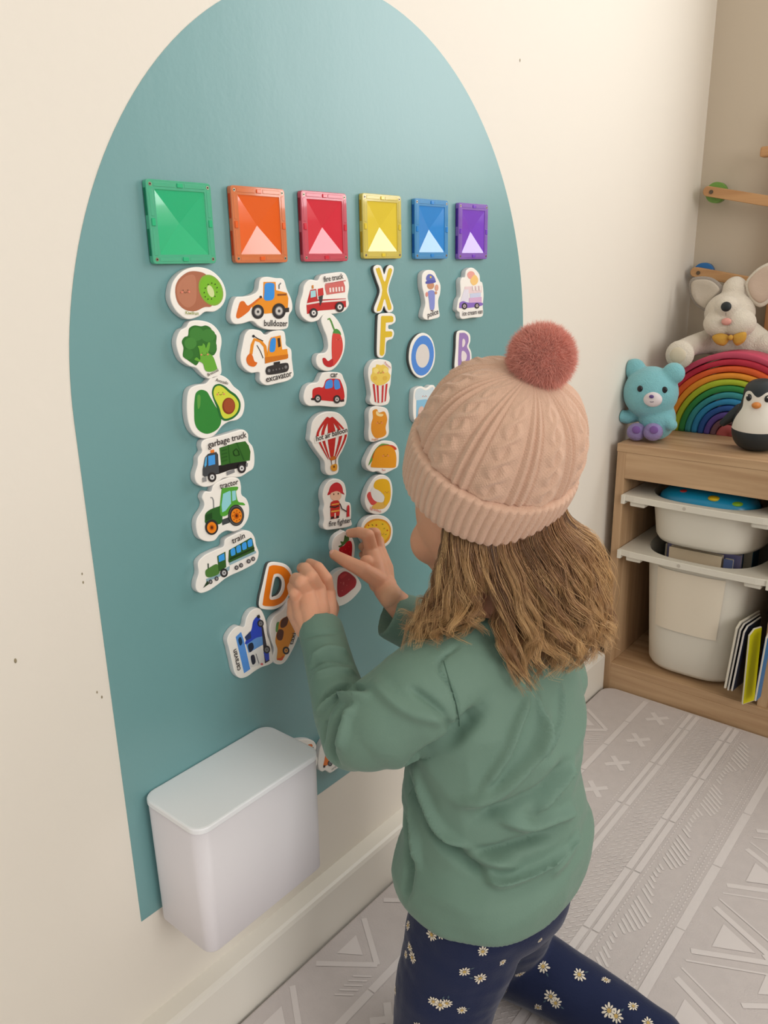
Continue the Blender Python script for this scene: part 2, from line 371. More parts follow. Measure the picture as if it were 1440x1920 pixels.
# board books stood in the deep tray
cream_page = mat('book_pages', (226, 214, 190), rough=0.6)
def book(label, lo, hi, cover, rz=0.0, ry=0.0, rx=0.0, group='board books in the deep tray', pages=None, name='board_book'):
    lo = Vector(lo); hi = Vector(hi); c = (lo+hi)/2; h = (hi-lo)/2
    t = thing(name, label, 'book', (c.x, c.y, lo.z), group); t.rotation_euler = (rx, ry, rz)
    z0 = lo.z; s = (hi-lo); ax = 0 if s.x < s.y else 1             # thin axis
    th = s[ax]; k = 0.0014
    def bx(nm, a, b, m):
        A_, B_ = Vector((-h.x, -h.y, 0)), Vector((h.x, h.y, s.z)); A_[ax] = -h[ax]+a; B_[ax] = -h[ax]+b
        if nm == 'pages':
            oth = 1-ax; A_[oth] += 0.0012; B_[oth] -= 0.0012; A_.z += 0.001; B_.z -= 0.001
        bm = bmesh.new(); add_box(bm, A_, B_, 0.0005, 1); return link(nm, bmm(bm), m, t, world=False)
    cm = mat('cover_%d_%d_%d' % cover, cover, rough=0.35)
    bx('cover', 0, k, cm); bx('pages', k, th-k, pages or cream_page); bx('cover', th-k, th, cm); return t
book('lilac grey board book standing behind the cream one in the deep tray', (0.120, 1.618, 0.10), (0.268, 1.629, 0.340), (120, 116, 156))
book('thick cream board book at the front of the deep tray', (0.130, 1.600, 0.10), (0.236, 1.614, 0.337), (226, 206, 176))
book('black spined board book at the left of the deep tray', (0.106, 1.64, 0.10), (0.113, 1.71, 0.328), (40, 48, 58))
book('slate blue board book at the right end of the deep tray', (0.240, 1.600, 0.10), (0.258, 1.612, 0.334), (92, 104, 146))
book('dark red board book at the back of the deep tray', (0.130, 1.664, 0.10), (0.250, 1.676, 0.335), (110, 44, 58))
book('teal board book with yellow pages behind the slate one', (0.254, 1.684, 0.10), (0.274, 1.73, 0.33), (34, 92, 120))
# board books standing on the bottom shelf at the right
def leaf_book(label, pts, cover, edge=(222, 214, 196), th=0.0035, inner=None):
    """a rounded board whose front edge runs through two photographed points"""
    (xa, ya), (xb, yb), Y, dx, dy, L = pts
    top, bot = ony(xa, ya, Y), ony(xb, yb, Y-0.012)
    d = Vector((dx, dy, 0)).normalized(); up = top-bot; n = d.cross(up).normalized()*th
    q = [bot, Vector(((bot+d*L).x, (bot+d*L).y, max(0.085 if bot.z < 0.056 else 0.058, bot.z))), top+d*L, top]; q = q[:3]+[top+d*0.012, top-up*0.07]
    t = thing('board_book', label, 'book', bot, 'board books on the bottom shelf')
    bm = bmesh.new(); add_loft(bm, [[p+n*k for p in q] for k in (0, 1)]); bmesh.ops.recalc_face_normals(bm, faces=bm.faces)
    bmesh.ops.bevel(bm, geom=list(bm.edges), offset=0.0006, segments=1, affect='EDGES')
    link('pages', bmm(bm), mat('book_edge_%d' % edge[0], edge, rough=0.6), t)
    for k, cc in ((1.02, cover), (-0.10, inner or cover)):
        g = [p+(bot+d*L*0.5+up*0.5-p)*0.02 for p in q]; bm = bmesh.new(); add_loft(bm, [[p+n*k for p in g], [p+n*(k+0.08) for p in g]]); bmesh.ops.recalc_face_normals(bm, faces=bm.faces)
        link('cover', bmm(bm), mat('cover_%d_%d_%d' % cc, cc, rough=0.3), t)
    return t
leaf_book('cream edged board book, leftmost of the books on the bottom shelf', ((1381, 1168), (1357, 1290), 1.548, 0.18, 0.98, 0.09), (205, 198, 184))
leaf_book('black and white board book, second from the left on the bottom shelf', ((1388, 1172), (1363, 1294), 1.548, 0.16, 0.98, 0.08), (30, 32, 40), edge=(206, 200, 190))
leaf_book('dark blue board book left of the yellow one on the bottom shelf', ((1395, 1176), (1370, 1295), 1.546, 0.14, 0.99, 0.07), (36, 44, 64), edge=(210, 204, 196))
leaf_book('yellow board book with a green picture hanging over the shelf edge', ((1404, 1180), (1390, 1320), 1.546, 0.42, 0.91, 0.032), (214, 206, 22), edge=(224, 216, 200))
leaf_book('sky blue board book, rightmost of the books on the bottom shelf', ((1437, 1186), (1414, 1314), 1.536, 0.10, 1.0, 0.022), (60, 130, 190), edge=(224, 220, 208))

# ------------------------------------------------------------------ white bin on the wall
bin_m = mat('bin_plastic', (234, 230, 234), rough=0.45, spec=0.5)
bn = thing('wall_bin', 'white rounded rectangular bin fixed to the wall over the bottom of the teal arch', 'bin', (0.05, 0.498, 0.205))
def rr3(z, ins=0.0, r=0.016):
    return [Vector((x, y, z)) for x, y in rrect(0.0012+ins, 0.4075+ins, 0.0985-ins, 0.588-ins, r, 8)]
bm = bmesh.new(); add_loft(bm, [rr3(0.2075, 0.004, 0.012), rr3(0.2095, 0.0025, 0.0135), rr3(0.3600, 0.0008)])
bmesh.ops.recalc_face_normals(bm, faces=bm.faces); o = link('bin_body', bmm(bm), bin_m, bn)
for p in o.data.polygons: p.use_smooth = len(p.vertices) == 4
bm = bmesh.new(); add_loft(bm, [rr3(0.3602, 0.0015), rr3(0.3610), rr3(0.3655), rr3(0.3668, 0.0006), rr3(0.3672, 0.002)])
bmesh.ops.recalc_face_normals(bm, faces=bm.faces); link('lid', bmm(bm), mat('lid_plastic', (247, 249, 252), rough=0.4), bn)

# ------------------------------------------------------------------ translucent magnetic tiles
def tile_mats(nm, rgb, dark):
    a = mat('tile_'+nm, rgb, rough=0.10, spec=0.9, trans=0.12, coat=0.6)
    b = mat('tile_clear_'+nm, tuple(int(v*0.72+255*0.28) for v in rgb), rough=0.08, spec=0.8, trans=0.35, coat=0.6)
    c = mat('tile_deep_'+nm, dark, rough=0.15, spec=0.5)
    return a, b, c
rivet = mat('rivet_steel', (190, 180, 160), rough=0.25, metal=1.0); hole_m = mat('rivet_hole', (30, 26, 24), rough=0.6)
magnet_bar = mat('magnet_strip', (58, 60, 62), rough=0.4)
TILES = [('green', 'emerald green', (30, 200, 138), (6, 120, 84), 0.4869, 0.9123), ('orange', 'orange', (255, 106, 26), (206, 66, 8), 0.5871, 0.9125),
         ('red', 'ruby red', (236, 36, 66), (150, 12, 36), 0.6868, 0.9130), ('yellow', 'yellow', (250, 222, 60), (190, 150, 10), 0.7902, 0.9155),
         ('blue', 'sky blue', (26, 150, 238), (8, 84, 170), 0.8939, 0.9145), ('purple', 'violet', (134, 66, 220), (74, 24, 150), 0.9944, 0.9135)]
for nm, word, rgb, dark, y0, z0 in TILES:
    S = 0.075; X0, X1 = 0.0012, 0.0072
    t = thing('magnetic_tile', '%s translucent square magnetic tile in the row across the teal arch' % word, 'magnetic tile', (0.0006, y0+S/2, z0+S/2), 'magnetic tiles in a row')
    ma, mb, mc = tile_mats(nm, rgb, dark); w = 0.0085
    bm = bmesh.new()                                        # square frame with rounded outer corners
    def rq(x, ins, r, n=5): return [Vector((x, a, b)) for a, b in rrect(y0+ins, z0+ins, y0+S-ins, z0+S-ins, r, n)]
    add_loft(bm, [rq(X0, w, 0.0006), rq(X0, 0.0006, 0.0032), rq(X0+0.0006, 0, 0.0035), rq(X1-0.0006, 0, 0.0035), rq(X1, 0.0006, 0.0032), rq(X1, w, 0.0006), rq(X0, w, 0.0006)], cap=False)
    bmesh.ops.remove_doubles(bm, verts=bm.verts, dist=1e-6); bmesh.ops.recalc_face_normals(bm, faces=bm.faces)
    link('frame', bmm(bm), mb, t)
    c = Vector((X1-0.0056, y0+S/2, z0+S/2)); q = [Vector((X1-0.0008, y0+w+a*(S-2*w), z0+w+b*(S-2*w))) for a, b in ((0, 0), (1, 0), (1, 1), (0, 1))]
    for k in range(4):                                      # four sunken triangular facets
        a, b = q[k], q[(k+1) % 4]; bm = bmesh.new(); d = Vector((-0.0004, 0, 0))
        add_loft(bm, [[a, b, c], [a+d, b+d, c+d]]); bmesh.ops.recalc_face_normals(bm, faces=bm.faces); link('facet', bmm(bm), ma, t)
    for a in (0, 1):
        for b in (0, 1):
            pc = Vector((X1, y0+0.0042+a*(S-0.0084), z0+0.0042+b*(S-0.0084)))
            bm = bmesh.new(); add_cyl(bm, pc-Vector((0.0005, 0, 0)), pc+Vector((0.0003, 0, 0)), 0.0017, seg=14); add_cyl(bm, pc-Vector((0.0002, 0, 0)), pc+Vector((0.0005, 0, 0)), 0.0009, seg=10)
            o = link('rivet', bmm(bm), [rivet, hole_m], t)
            for p in o.data.polygons:
                if p.center.x > pc.x-0.0001 and (Vector((pc.x, p.center.y, p.center.z))-pc).length < 0.00095 and p.center.x > pc.x+0.00035-o.matrix_basis.translation.x*0: p.material_index = 1
    for k in range(4):                                      # magnet pockets and lugs along each side
        for u0, u1, mm, px in ((0.10, 0.43, mc, 0.0004), (0.57, 0.90, mc, 0.0004), (0.455, 0.545, ma, 0.0012)):
            v0, v1 = 0.0022, 0.0062
            def P(u, v): return {0: (u*S, v), 1: (u*S, S-v), 2: (v, u*S), 3: (S-v, u*S)}[k]
            (a0, b0), (a1, b1) = P(u0, v0), P(u1, v1)
            lo = (X1-0.0010, y0+min(a0, a1), z0+min(b0, b1)); hi = (X1+px, y0+max(a0, a1), z0+max(b0, b1))
            box('lug' if mm is ma else 'magnet_pocket', lo, hi, ma if mm is ma else mb, t, 0.0004, 1)
        for u0, u1 in ((0.10, 0.42), (0.58, 0.90)):          # magnets seen through the rim
            if k == 0: lo, hi = (0.0022, y0+u0*S, z0-0.0002), (0.0052, y0+u1*S, z0+0.001)
            elif k == 1: lo, hi = (0.0022, y0+u0*S, z0+S-0.001), (0.0052, y0+u1*S, z0+S+0.0002)
            elif k == 2: lo, hi = (0.0022, y0-0.0002, z0+u0*S), (0.0054, y0+0.001, z0+u1*S)
            else: lo, hi = (0.0022, y0+S-0.001, z0+u0*S), (0.0054, y0+S+0.0002, z0+u1*S)
            box('side_slot', lo, hi, mc, t)

# ------------------------------------------------------------------ printed foam magnets
foam = mat('foam_white', (250, 246, 238), rough=0.35, spec=0.5)
foam_side = mat('foam_edge', (226, 224, 222), rough=0.6)
mag_back = mat('magnet_back', (92, 90, 88), rough=0.6)
CR_ = {'1': (240, 320, 1440/420), '2': (540, 320, 3.6), '3': (300, 680, 3.6), '4': (400, 980, 1440/380), '5': (680, 660, 4.8), '6': (560, 1340, 1440/220), '7': (840, 480, 823/120), '8': (600, 960, 8.0), '0': (0, 0, 1.0)}
def cc(name): return mat('ink_%s' % '_'.join(map(str, name)), name, rough=0.32, spec=0.5)
K, WH = (44, 42, 44), (248, 246, 240)
def magnet(label, crop, outline, art=(), th=0.0085, x0=0.0007, dark=False, holes=(), tilt=0.0, name='foam_magnet', group='printed foam magnets on the arch', smooth=5, pivot=None):
    ox, oy, s = CR_[crop]; Pw = [onx(ox+x/s, oy+y/s, x0+th) for x, y in outline]
    cy = sum(p.y for p in Pw)/len(Pw); cz = sum(p.z for p in Pw)/len(Pw)
    root = thing(name, label, 'magnet', (x0, cy, cz), group)
    # local frame: X along the wall, Y up, Z out of the wall
    R = Matrix(((0, 0, 1), (1, 0, 0), (0, 1, 0))); R = Matrix.Rotation(-tilt, 3, 'Z') @ R
    root.matrix_basis = Matrix.Translation((x0, cy, cz)) @ R.to_4x4()
    n = R @ Vector((0, 0, 1)); O = Vector((x0, cy, cz)); front = O+n*th; Ri = R.inverted()
    def loc(x, y):
        d = Vector(ray(ox+x/s, oy+y/s)); c = Vector(CAM); t = (front-c).dot(n)/d.dot(n); q = Ri @ (c+d*t-O); return Vector((q.x, q.y))
    def smo(pts, k=smooth): return [Vector(p).to_2d() for p in spline([Vector((*p, 0)) for p in pts], k, True)]
    cu = bpy.data.curves.new('c', 'CURVE'); cu.dimensions = '2D'; cu.fill_mode = 'BOTH'; bv = min(0.0009, th*0.2)
    for pts in [outline]+list(holes):
        P = smo([loc(*p) for p in pts]); sp = cu.splines.new('POLY'); sp.points.add(len(P)-1); sp.use_cyclic_u = True
        for q, p in zip(sp.points, P): q.co = (p.x, p.y, 0, 1)
    cu.extrude = th/2-bv; cu.bevel_depth = bv; cu.bevel_resolution = 2; cu.offset = -bv
    o = bpy.data.objects.new('c', cu); COL.objects.link(o); me = evaluated(o)
    me.transform(Matrix.Translation((0, 0, th/2)))
    b = link('foam_base', me, [foam, mag_back if dark else foam_side], root, world=False)
    for p in me.polygons: p.material_index = 1 if (abs(p.normal.z) < 0.3 and (not dark or p.center.z < th*0.8)) or p.normal.z < -0.5 else 0
    V, Fc, Mi, mats = [], [], [], []
    lay = [0]
    def put(pts, col, inner=None):
        lay[0] += 1; z = th+0.00012+0.00005*lay[0]; i = len(V); V.extend((p.x, p.y, z) for p in list(pts)+list(inner or []))
        if col not in mats: mats.append(col)
        for tri in tessellate_polygon([[Vector((p.x, p.y, 0)) for p in L_] for L_ in ([pts, inner] if inner else [pts])]):
            a, b2, c2 = [i+k for k in tri]
            A, B, C = Vector(V[a]), Vector(V[b2]), Vector(V[c2])
            if (B-A).cross(C-A).z < 0: b2, c2 = c2, b2
            Fc.append((a, b2, c2)); Mi.append(mats.index(col))
    def circ(cx, cy, rx, ry, rot=0, n=28):
        a = math.radians(rot); return [loc(cx+rx*math.cos(t)*math.cos(a)-ry*math.sin(t)*math.sin(a), cy+rx*math.cos(t)*math.sin(a)+ry*math.sin(t)*math.cos(a)) for t in [2*math.pi*i/n for i in range(n)]]
    def stroke(pts, w):
        P = [Vector((*p, 0)) for p in pts]; L, Rr = [], []
        for i, p in enumerate(P):
            d = (P[min(i+1, len(P)-1)]-P[max(i-1, 0)]); d = d.normalized() if d.length else Vector((1, 0, 0)); m_ = Vector((-d.y, d.x, 0))*w/2
            L.append(p+m_); Rr.append(p-m_)
        return [loc(q.x, q.y) for q in L+Rr[::-1]]
    texts = []
    for a in art:
        k = a[0]
        if k == 'p': put([loc(*p) for p in a[2]], a[1])
        elif k == 's': put(smo([loc(*p) for p in a[2]]), a[1])
        elif k == 'e': put(circ(*a[2:]), a[1])
        elif k == 'ring': put(smo([loc(*p) for p in a[2]]), a[1], smo([loc(*p) for p in a[3]]))
        elif k == 'l': put(stroke(a[3], a[2]), a[1])
        elif k == 'w':                                       # wheel
            _, x, y, r, hub = a; sx = 0.86
            put(circ(x, y, r*sx, r), (46, 44, 46)); put(circ(x, y, r*sx*0.62, r*0.62), (120, 118, 120)); put(circ(x, y, r*sx*0.5, r*0.5), hub); put(circ(x, y, r*sx*0.2, r*0.2), (70, 68, 70))
        elif k == 'f':                                       # smiling face
            _, x, y, r = a; dk = (90, 52, 40)
            put(circ(x-r*0.75, y-r*0.3, r*0.13, r*0.17), dk); put(circ(x+r*0.75, y-r*0.35, r*0.13, r*0.17), dk)
            put(circ(x-r*1.15, y+r*0.3, r*0.3, r*0.3), (236, 138, 116)); put(circ(x+r*1.15, y+r*0.2, r*0.3, r*0.3), (236, 138, 116))
            put(stroke([(x-r*0.45, y+r*0.2), (x-r*0.22, y+r*0.45), (x, y+r*0.52), (x+r*0.22, y+r*0.42), (x+r*0.42, y+r*0.15)], r*0.14), dk)
        elif k == 't': texts.append(a)
    if V:
        me = mesh('art', V, Fc); link('printed_picture', me, [cc(c) for c in mats], root, world=False)
        me.polygons.foreach_set('material_index', Mi)
    for a in texts:
        _, col, body, xa, ya, xb, yb = a[:7]; A, B = loc(xa, ya), loc(xb, yb)
        fc = bpy.data.curves.new('t', 'FONT'); fc.body = body; fc.size = 1; fc.resolution_u = 2
        fc.offset = a[7] if len(a) > 7 else 0.011
        o = bpy.data.objects.new('t', fc); COL.objects.link(o); me = evaluated(o); co = get_co(me)
        lo, hi = co[:, 0].min(), co[:, 0].max(); k = (B-A).length/(hi-lo); d = (B-A).normalized(); up = Vector((-d.y, d.x))
        hk = k*(a[8] if len(a) > 8 else 1.0)
        X = (co[:, 0]-lo)*k; Yy = co[:, 1]*hk; z = th+0.00012+0.00005*(lay[0]+3)
        set_co(me, np.stack([A.x+X*d.x+Yy*up.x, A.y+X*d.y+Yy*up.y, np.full(len(co), z)], 1)); link('lettering', me, cc(col), root, world=False)
    return root
TB = (52, 48, 50)
magnet('round kiwifruit magnet with a smiling face and a green slice, top of the left column', '1',
  [(272, 800), (290, 715), (345, 650), (425, 620), (505, 628), (565, 662), (612, 720), (632, 795), (612, 862), (560, 905), (498, 908), (455, 938), (385, 955), (322, 915), (285, 860)],
  [('s', (176, 110, 82), [(303, 765), (325, 700), (385, 652), (450, 648), (505, 672), (530, 740), (545, 820), (535, 872), (490, 878), (430, 903), (365, 893), (318, 845)]),
   ('s', (190, 126, 98), [(312, 765), (335, 710), (385, 672), (430, 680), (440, 770), (430, 850), (380, 880), (328, 835)]),
   ('e', (134, 178, 60), 532, 768, 74, 104, -24), ('e', (124, 190, 44), 532, 768, 64, 92, -24), ('e', (214, 226, 160), 530, 775, 20, 40, -20)] +
  [('e', (50, 60, 26), 530+40*math.cos(t)-12*math.sin(t), 775+52*math.sin(t)+6*math.cos(t), 3.2, 4.6) for t in [i*2*math.pi/11 for i in range(11)]] +
  [('f', 366, 775, 20), ('t', (150, 160, 70), 'Kiwifruit', 366, 922, 450, 928)])
magnet('broccoli magnet with a smiling face, below the kiwifruit', '1',
  [(312, 1090), (335, 1030), (375, 1005), (400, 970), (465, 962), (540, 985), (590, 1040), (604, 1100), (592, 1180), (598, 1230), (602, 1300), (570, 1330), (520, 1338), (478, 1310), (440, 1270), (395, 1255), (345, 1215), (318, 1150)],
  [('s', (52, 116, 48), [(345, 1100), (362, 1070), (385, 1060), (392, 1015), (425, 995), (470, 1000), (500, 995), (530, 1010), (545, 1040), (568, 1060), (566, 1110), (570, 1150), (552, 1185), (520, 1190), (470, 1210), (440, 1250), (415, 1240), (372, 1210), (352, 1190), (356, 1140)]),
   ('e', (66, 134, 58), 440, 1050, 46, 44), ('e', (66, 134, 58), 515, 1060, 46, 42), ('e', (72, 140, 62), 400, 1110, 40, 38), ('e', (60, 126, 54), 385, 1180, 32, 34), ('e', (60, 126, 54), 535, 1130, 34, 40),
   ('s', (108, 176, 62), [(425, 1215), (440, 1200), (462, 1215), (455, 1150), (447, 1128), (475, 1125), (480, 1110), (492, 1120), (500, 1140), (515, 1105), (526, 1110), (520, 1150), (515, 1170), (545, 1195), (566, 1250), (570, 1275), (535, 1292), (497, 1285), (480, 1240), (450, 1225)]),
   ('f', 490, 1178, 18), ('t', (90, 84, 70), 'Broccoli', 512, 1322, 580, 1288)])
magnet('avocado magnet with a whole fruit and a smiling half, third in the left column', '3',
  [(183, 260), (200, 180), (255, 150), (310, 140), (355, 92), (410, 84), (460, 110), (500, 160), (545, 200), (572, 270), (562, 345), (525, 385), (465, 400), (420, 430), (370, 490), (320, 512), (265, 505), (215, 460), (188, 380)],
  [('s', (54, 138, 60), [(232, 260), (242, 205), (275, 183), (315, 195), (340, 235), (372, 290), (408, 350), (410, 410), (380, 455), (320, 480), (265, 460), (235, 410), (230, 330)]),
   ('s', (98, 162, 74), [(250, 235), (262, 215), (272, 230), (270, 290), (255, 310)]),
   ('s', (40, 112, 56), [(350, 195), (365, 155), (400, 143), (440, 160), (475, 190), (515, 220), (542, 270), (535, 330), (495, 375), (440, 393), (405, 370), (385, 310), (358, 240)]),
   ('s', (214, 222, 74), [(360, 200), (372, 165), (400, 155), (430, 170), (465, 202), (505, 232), (530, 275), (522, 325), (490, 362), (440, 378), (415, 355), (398, 300), (368, 240)]),
   ('e', (140, 62, 36), 462, 292, 44, 56), ('e', (164, 80, 48), 465, 290, 36, 47), ('f', 408, 208, 19), ('t', (90, 84, 76), 'Avocado', 372, 124, 455, 148)])
magnet('garbage truck magnet with a green body and dark cab, fourth in the left column', '3',
  [(278, 560), (300, 520), (400, 495), (500, 465), (560, 452), (595, 480), (600, 530), (628, 570), (640, 640), (632, 710), (595, 740), (545, 770), (480, 775), (430, 780), (400, 800), (345, 832), (290, 838), (248, 810), (236, 760), (255, 690), (258, 640), (285, 600)],
  [('p', (34, 34, 36), [(296, 718), (560, 655), (585, 668), (580, 700), (470, 725), (400, 750), (300, 770)]),
   ('p', (56, 112, 46), [(400, 575), (512, 540), (575, 530), (598, 560), (610, 600), (606, 660), (470, 680), (412, 695)]), ('p', (40, 92, 38), [(512, 540), (520, 540), (570, 655), (560, 658)]),
   ('p', (40, 92, 38), [(455, 556), (462, 554), (475, 680), (468, 682)])] +
  [('p', (40, 92, 38), [(415, 590+k*24), (452, 580+k*24), (453, 588+k*24), (416, 598+k*24)]) for k in range(4)] +
  [('l', (28, 66, 28), 7, [(500, 625), (492, 600), (512, 580), (528, 598), (534, 622), (512, 628), (500, 625)]),
   ('p', (70, 74, 78), [(286, 720), (302, 640), (322, 615), (378, 602), (390, 620), (396, 745), (300, 770), (286, 760)]), ('p', (90, 176, 226), [(296, 690), (306, 640), (314, 632), (312, 690), (300, 708)]),
   ('p', (72, 160, 236), [(322, 630), (368, 620), (370, 685), (324, 696)]), ('p', (240, 128, 40), [(338, 590), (362, 585), (364, 605), (340, 610)]), ('p', (140, 140, 142), [(445, 735), (500, 718), (502, 740), (450, 760)]),
   ('p', (150, 150, 150), [(283, 775), (310, 770), (312, 800), (285, 806)]), ('p', (130, 130, 132), [(575, 680), (590, 676), (588, 700), (577, 705)]),
   ('w', 348, 772, 33, (226, 226, 224)), ('w', 547, 712, 33, (226, 226, 224)), ('t', TB, 'garbage truck', 320, 575, 580, 502)])
magnet('green tractor magnet with orange wheels, fifth in the left column', '3',
  [(360, 830), (400, 800), (470, 775), (530, 782), (548, 830), (552, 890), (585, 920), (604, 980), (596, 1050), (560, 1110), (505, 1140), (450, 1135), (405, 1160), (370, 1200), (315, 1207), (265, 1180), (245, 1110), (252, 1050), (290, 990), (300, 950), (285, 910), (305, 870), (345, 870)],
  [('l', (150, 152, 152), 9, [(340, 910), (352, 912), (360, 930), (362, 985)]), ('p', (70, 76, 78), [(415, 1060), (470, 1040), (470, 1080), (420, 1098)]),
   ('s', (50, 104, 48), [(302, 1060), (306, 1020), (340, 990), (400, 968), (412, 960), (415, 1080), (330, 1090), (304, 1080)]), ('p', (36, 76, 38), [(306, 1030), (350, 1010), (352, 1050), (308, 1066)]),
   ('s', (86, 168, 60), [(408, 1030), (404, 960), (412, 880), (416, 856), (418, 848), (518, 836), (522, 858), (512, 870), (526, 935), (560, 945), (572, 962), (520, 962), (475, 990), (450, 1030)]),
   ('p', (150, 216, 222), [(418, 1010), (414, 960), (424, 885), (470, 864), (476, 870), (478, 950), (440, 1000)]), ('p', (150, 216, 222), [(484, 866), (508, 862), (512, 925), (486, 935)]),
   ('e', (50, 50, 52), 512, 1030, 54, 72), ('e', (88, 88, 88), 512, 1030, 49, 66), ('e', (50, 50, 52), 512, 1030, 43, 56), ('e', (242, 138, 34), 514, 1032, 37, 48), ('e', (200, 96, 20), 514, 1033, 17, 22), ('e', (90, 40, 20), 514, 1033, 8, 11),
   ('e', (50, 50, 52), 346, 1110, 44, 52), ('e', (242, 138, 34), 346, 1112, 32, 38), ('e', (200, 96, 20), 346, 1112, 16, 19), ('e', (90, 40, 20), 346, 1112, 8, 10)] +
  [('e', (120, 56, 20), 514+26*math.cos(t), 1033+34*math.sin(t), 3, 4) for t in [i*math.pi/4 for i in range(8)]] + [('t', TB, 'tractor', 400, 850, 524, 818)])
magnet('green steam train magnet with blue carriage windows, bottom of the left column', '3',
  [(320, 1290), (380, 1262), (430, 1240), (440, 1195), (490, 1165), (560, 1135), (610, 1140), (640, 1180), (650, 1230), (668, 1285), (650, 1345), (600, 1380), (540, 1410), (490, 1432), (440, 1460), (390, 1500), (330, 1540), (275, 1556), (245, 1530), (245, 1480), (262, 1420), (258, 1350), (290, 1310)],
  [('l', (60, 72, 60), 9, [(324, 1355), (326, 1400)]), ('p', (150, 180, 190), [(310, 1460), (400, 1425), (452, 1380), (470, 1372), (468, 1400), (400, 1445), (312, 1480)]),
   ('s', (84, 130, 62), [(310, 1440), (306, 1405), (330, 1385), (385, 1360), (400, 1420), (340, 1448)]), ('p', (56, 98, 44), [(385, 1305), (440, 1275), (446, 1380), (395, 1412)]), ('p', (66, 162, 240), [(393, 1306), (432, 1286), (436, 1330), (397, 1346)]),
   ('p', (52, 96, 44), [(464, 1265), (612, 1180), (622, 1190), (640, 1280), (470, 1358), (460, 1340)]), ('p', (28, 60, 28), [(468, 1320), (634, 1242), (637, 1256), (470, 1334)]), ('p', (152, 186, 196), [(466, 1350), (645, 1268), (648, 1284), (470, 1366)]),
   ('p', (44, 66, 40), [(290, 1520), (318, 1470), (330, 1492)]), ('w', 430, 1418, 30, (200, 200, 200))] +
  [('s', (66, 162, 240), [(474+k*38, 1264-k*20), (500+k*38, 1250-k*20), (506+k*38, 1285-k*20), (502+k*38, 1296-k*20), (482+k*38, 1304-k*20), (476+k*38, 1296-k*20)]) for k in range(4)] +
  [('w', x, y, 15, (170, 170, 170)) for x, y in ((338, 1478), (378, 1456), (512, 1382), (542, 1366), (592, 1338), (622, 1322))] + [('t', TB, 'train', 480, 1222, 566, 1180)])
magnet('orange bulldozer magnet with a front bucket, top of the second column', '1',
  [(660, 930), (690, 820), (740, 810), (790, 800), (835, 770), (850, 700), (890, 682), (950, 690), (1000, 698), (1022, 760), (1052, 830), (1058, 890), (1035, 935), (1030, 1005), (990, 1022), (900, 1022), (842, 1000), (800, 968), (730, 985), (680, 982)],
  [('s', (226, 112, 34), [(720, 845), (745, 840), (765, 865), (785, 860), (850, 812), (862, 830), (800, 870), (775, 905), (722, 945), (700, 948), (695, 930), (705, 890)]),
   ('p', (240, 150, 34), [(795, 872), (860, 815), (868, 825), (870, 715), (948, 715), (952, 768), (1020, 785), (1030, 820), (1026, 905), (880, 920), (800, 890)]), ('p', (150, 84, 30), [(958, 792), (1018, 790), (1018, 802), (960, 806)]),
   ('s', (54, 148, 232), [(882, 726), (935, 725), (940, 760), (938, 815), (915, 834), (876, 830), (876, 780)]), ('l', (120, 124, 126), 8, [(970, 760), (970, 735), (982, 722)]),
   ('p', (52, 48, 48), [(995, 885), (1034, 880), (1034, 908), (995, 912)]), ('e', (52, 48, 48), 852, 812, 8, 8),
   ('w', 833, 907, 46, (206, 202, 196)), ('w', 968, 902, 50, (206, 202, 196)), ('t', TB, 'bulldozer', 872, 998, 1022, 1000)])
magnet('orange excavator magnet with a digging arm and tracks, below the bulldozer', '1',
  [(738, 1120), (755, 1050), (790, 1020), (850, 1028), (885, 1055), (930, 1032), (1000, 1030), (1015, 1080), (1018, 1120), (1050, 1150), (1055, 1210), (1062, 1270), (1065, 1320), (1030, 1350), (960, 1368), (890, 1380), (850, 1350), (845, 1298), (790, 1300), (740, 1260), (725, 1200)],
  [('l', (238, 148, 40), 20, [(790, 1180), (798, 1120), (812, 1085), (850, 1095), (880, 1130), (892, 1215)]), ('l', K, 6, [(805, 1062), (835, 1080), (868, 1095)]), ('e', K, 806, 1064, 9, 9), ('l', K, 5, [(828, 1122), (850, 1160), (868, 1205)]),
   ('s', (226, 112, 34), [(785, 1175), (800, 1190), (812, 1225), (830, 1235), (810, 1260), (775, 1250), (760, 1220), (766, 1192)]),
   ('p', (242, 154, 40), [(890, 1215), (905, 1100), (918, 1072), (980, 1058), (990, 1150), (1022, 1145), (1028, 1195), (1020, 1210), (882, 1236)]), ('p', (210, 120, 30), [(878, 1200), (1028, 1180), (1028, 1205), (880, 1240)]),
   ('s', (54, 148, 232), [(918, 1085), (945, 1076), (948, 1120), (940, 1160), (914, 1166), (908, 1140)]), ('p', (72, 48, 34), [(958, 1078), (974, 1074), (980, 1130), (964, 1136)]), ('p', K, [(935, 1232), (975, 1225), (975, 1245), (936, 1250)]),
   ('s', (52, 50, 52), [(885, 1275), (905, 1256), (1010, 1235), (1030, 1250), (1028, 1280), (1005, 1296), (905, 1312), (885, 1298)])] +
  [('e', (128, 126, 126), x, y, 9, 11) for x, y in ((904, 1285), (1012, 1262))] + [('e', (110, 108, 108), 930+k*20, 1282-k*4, 5, 6) for k in range(4)] + [('t', TB, 'excavator', 886, 1360, 1050, 1320)])
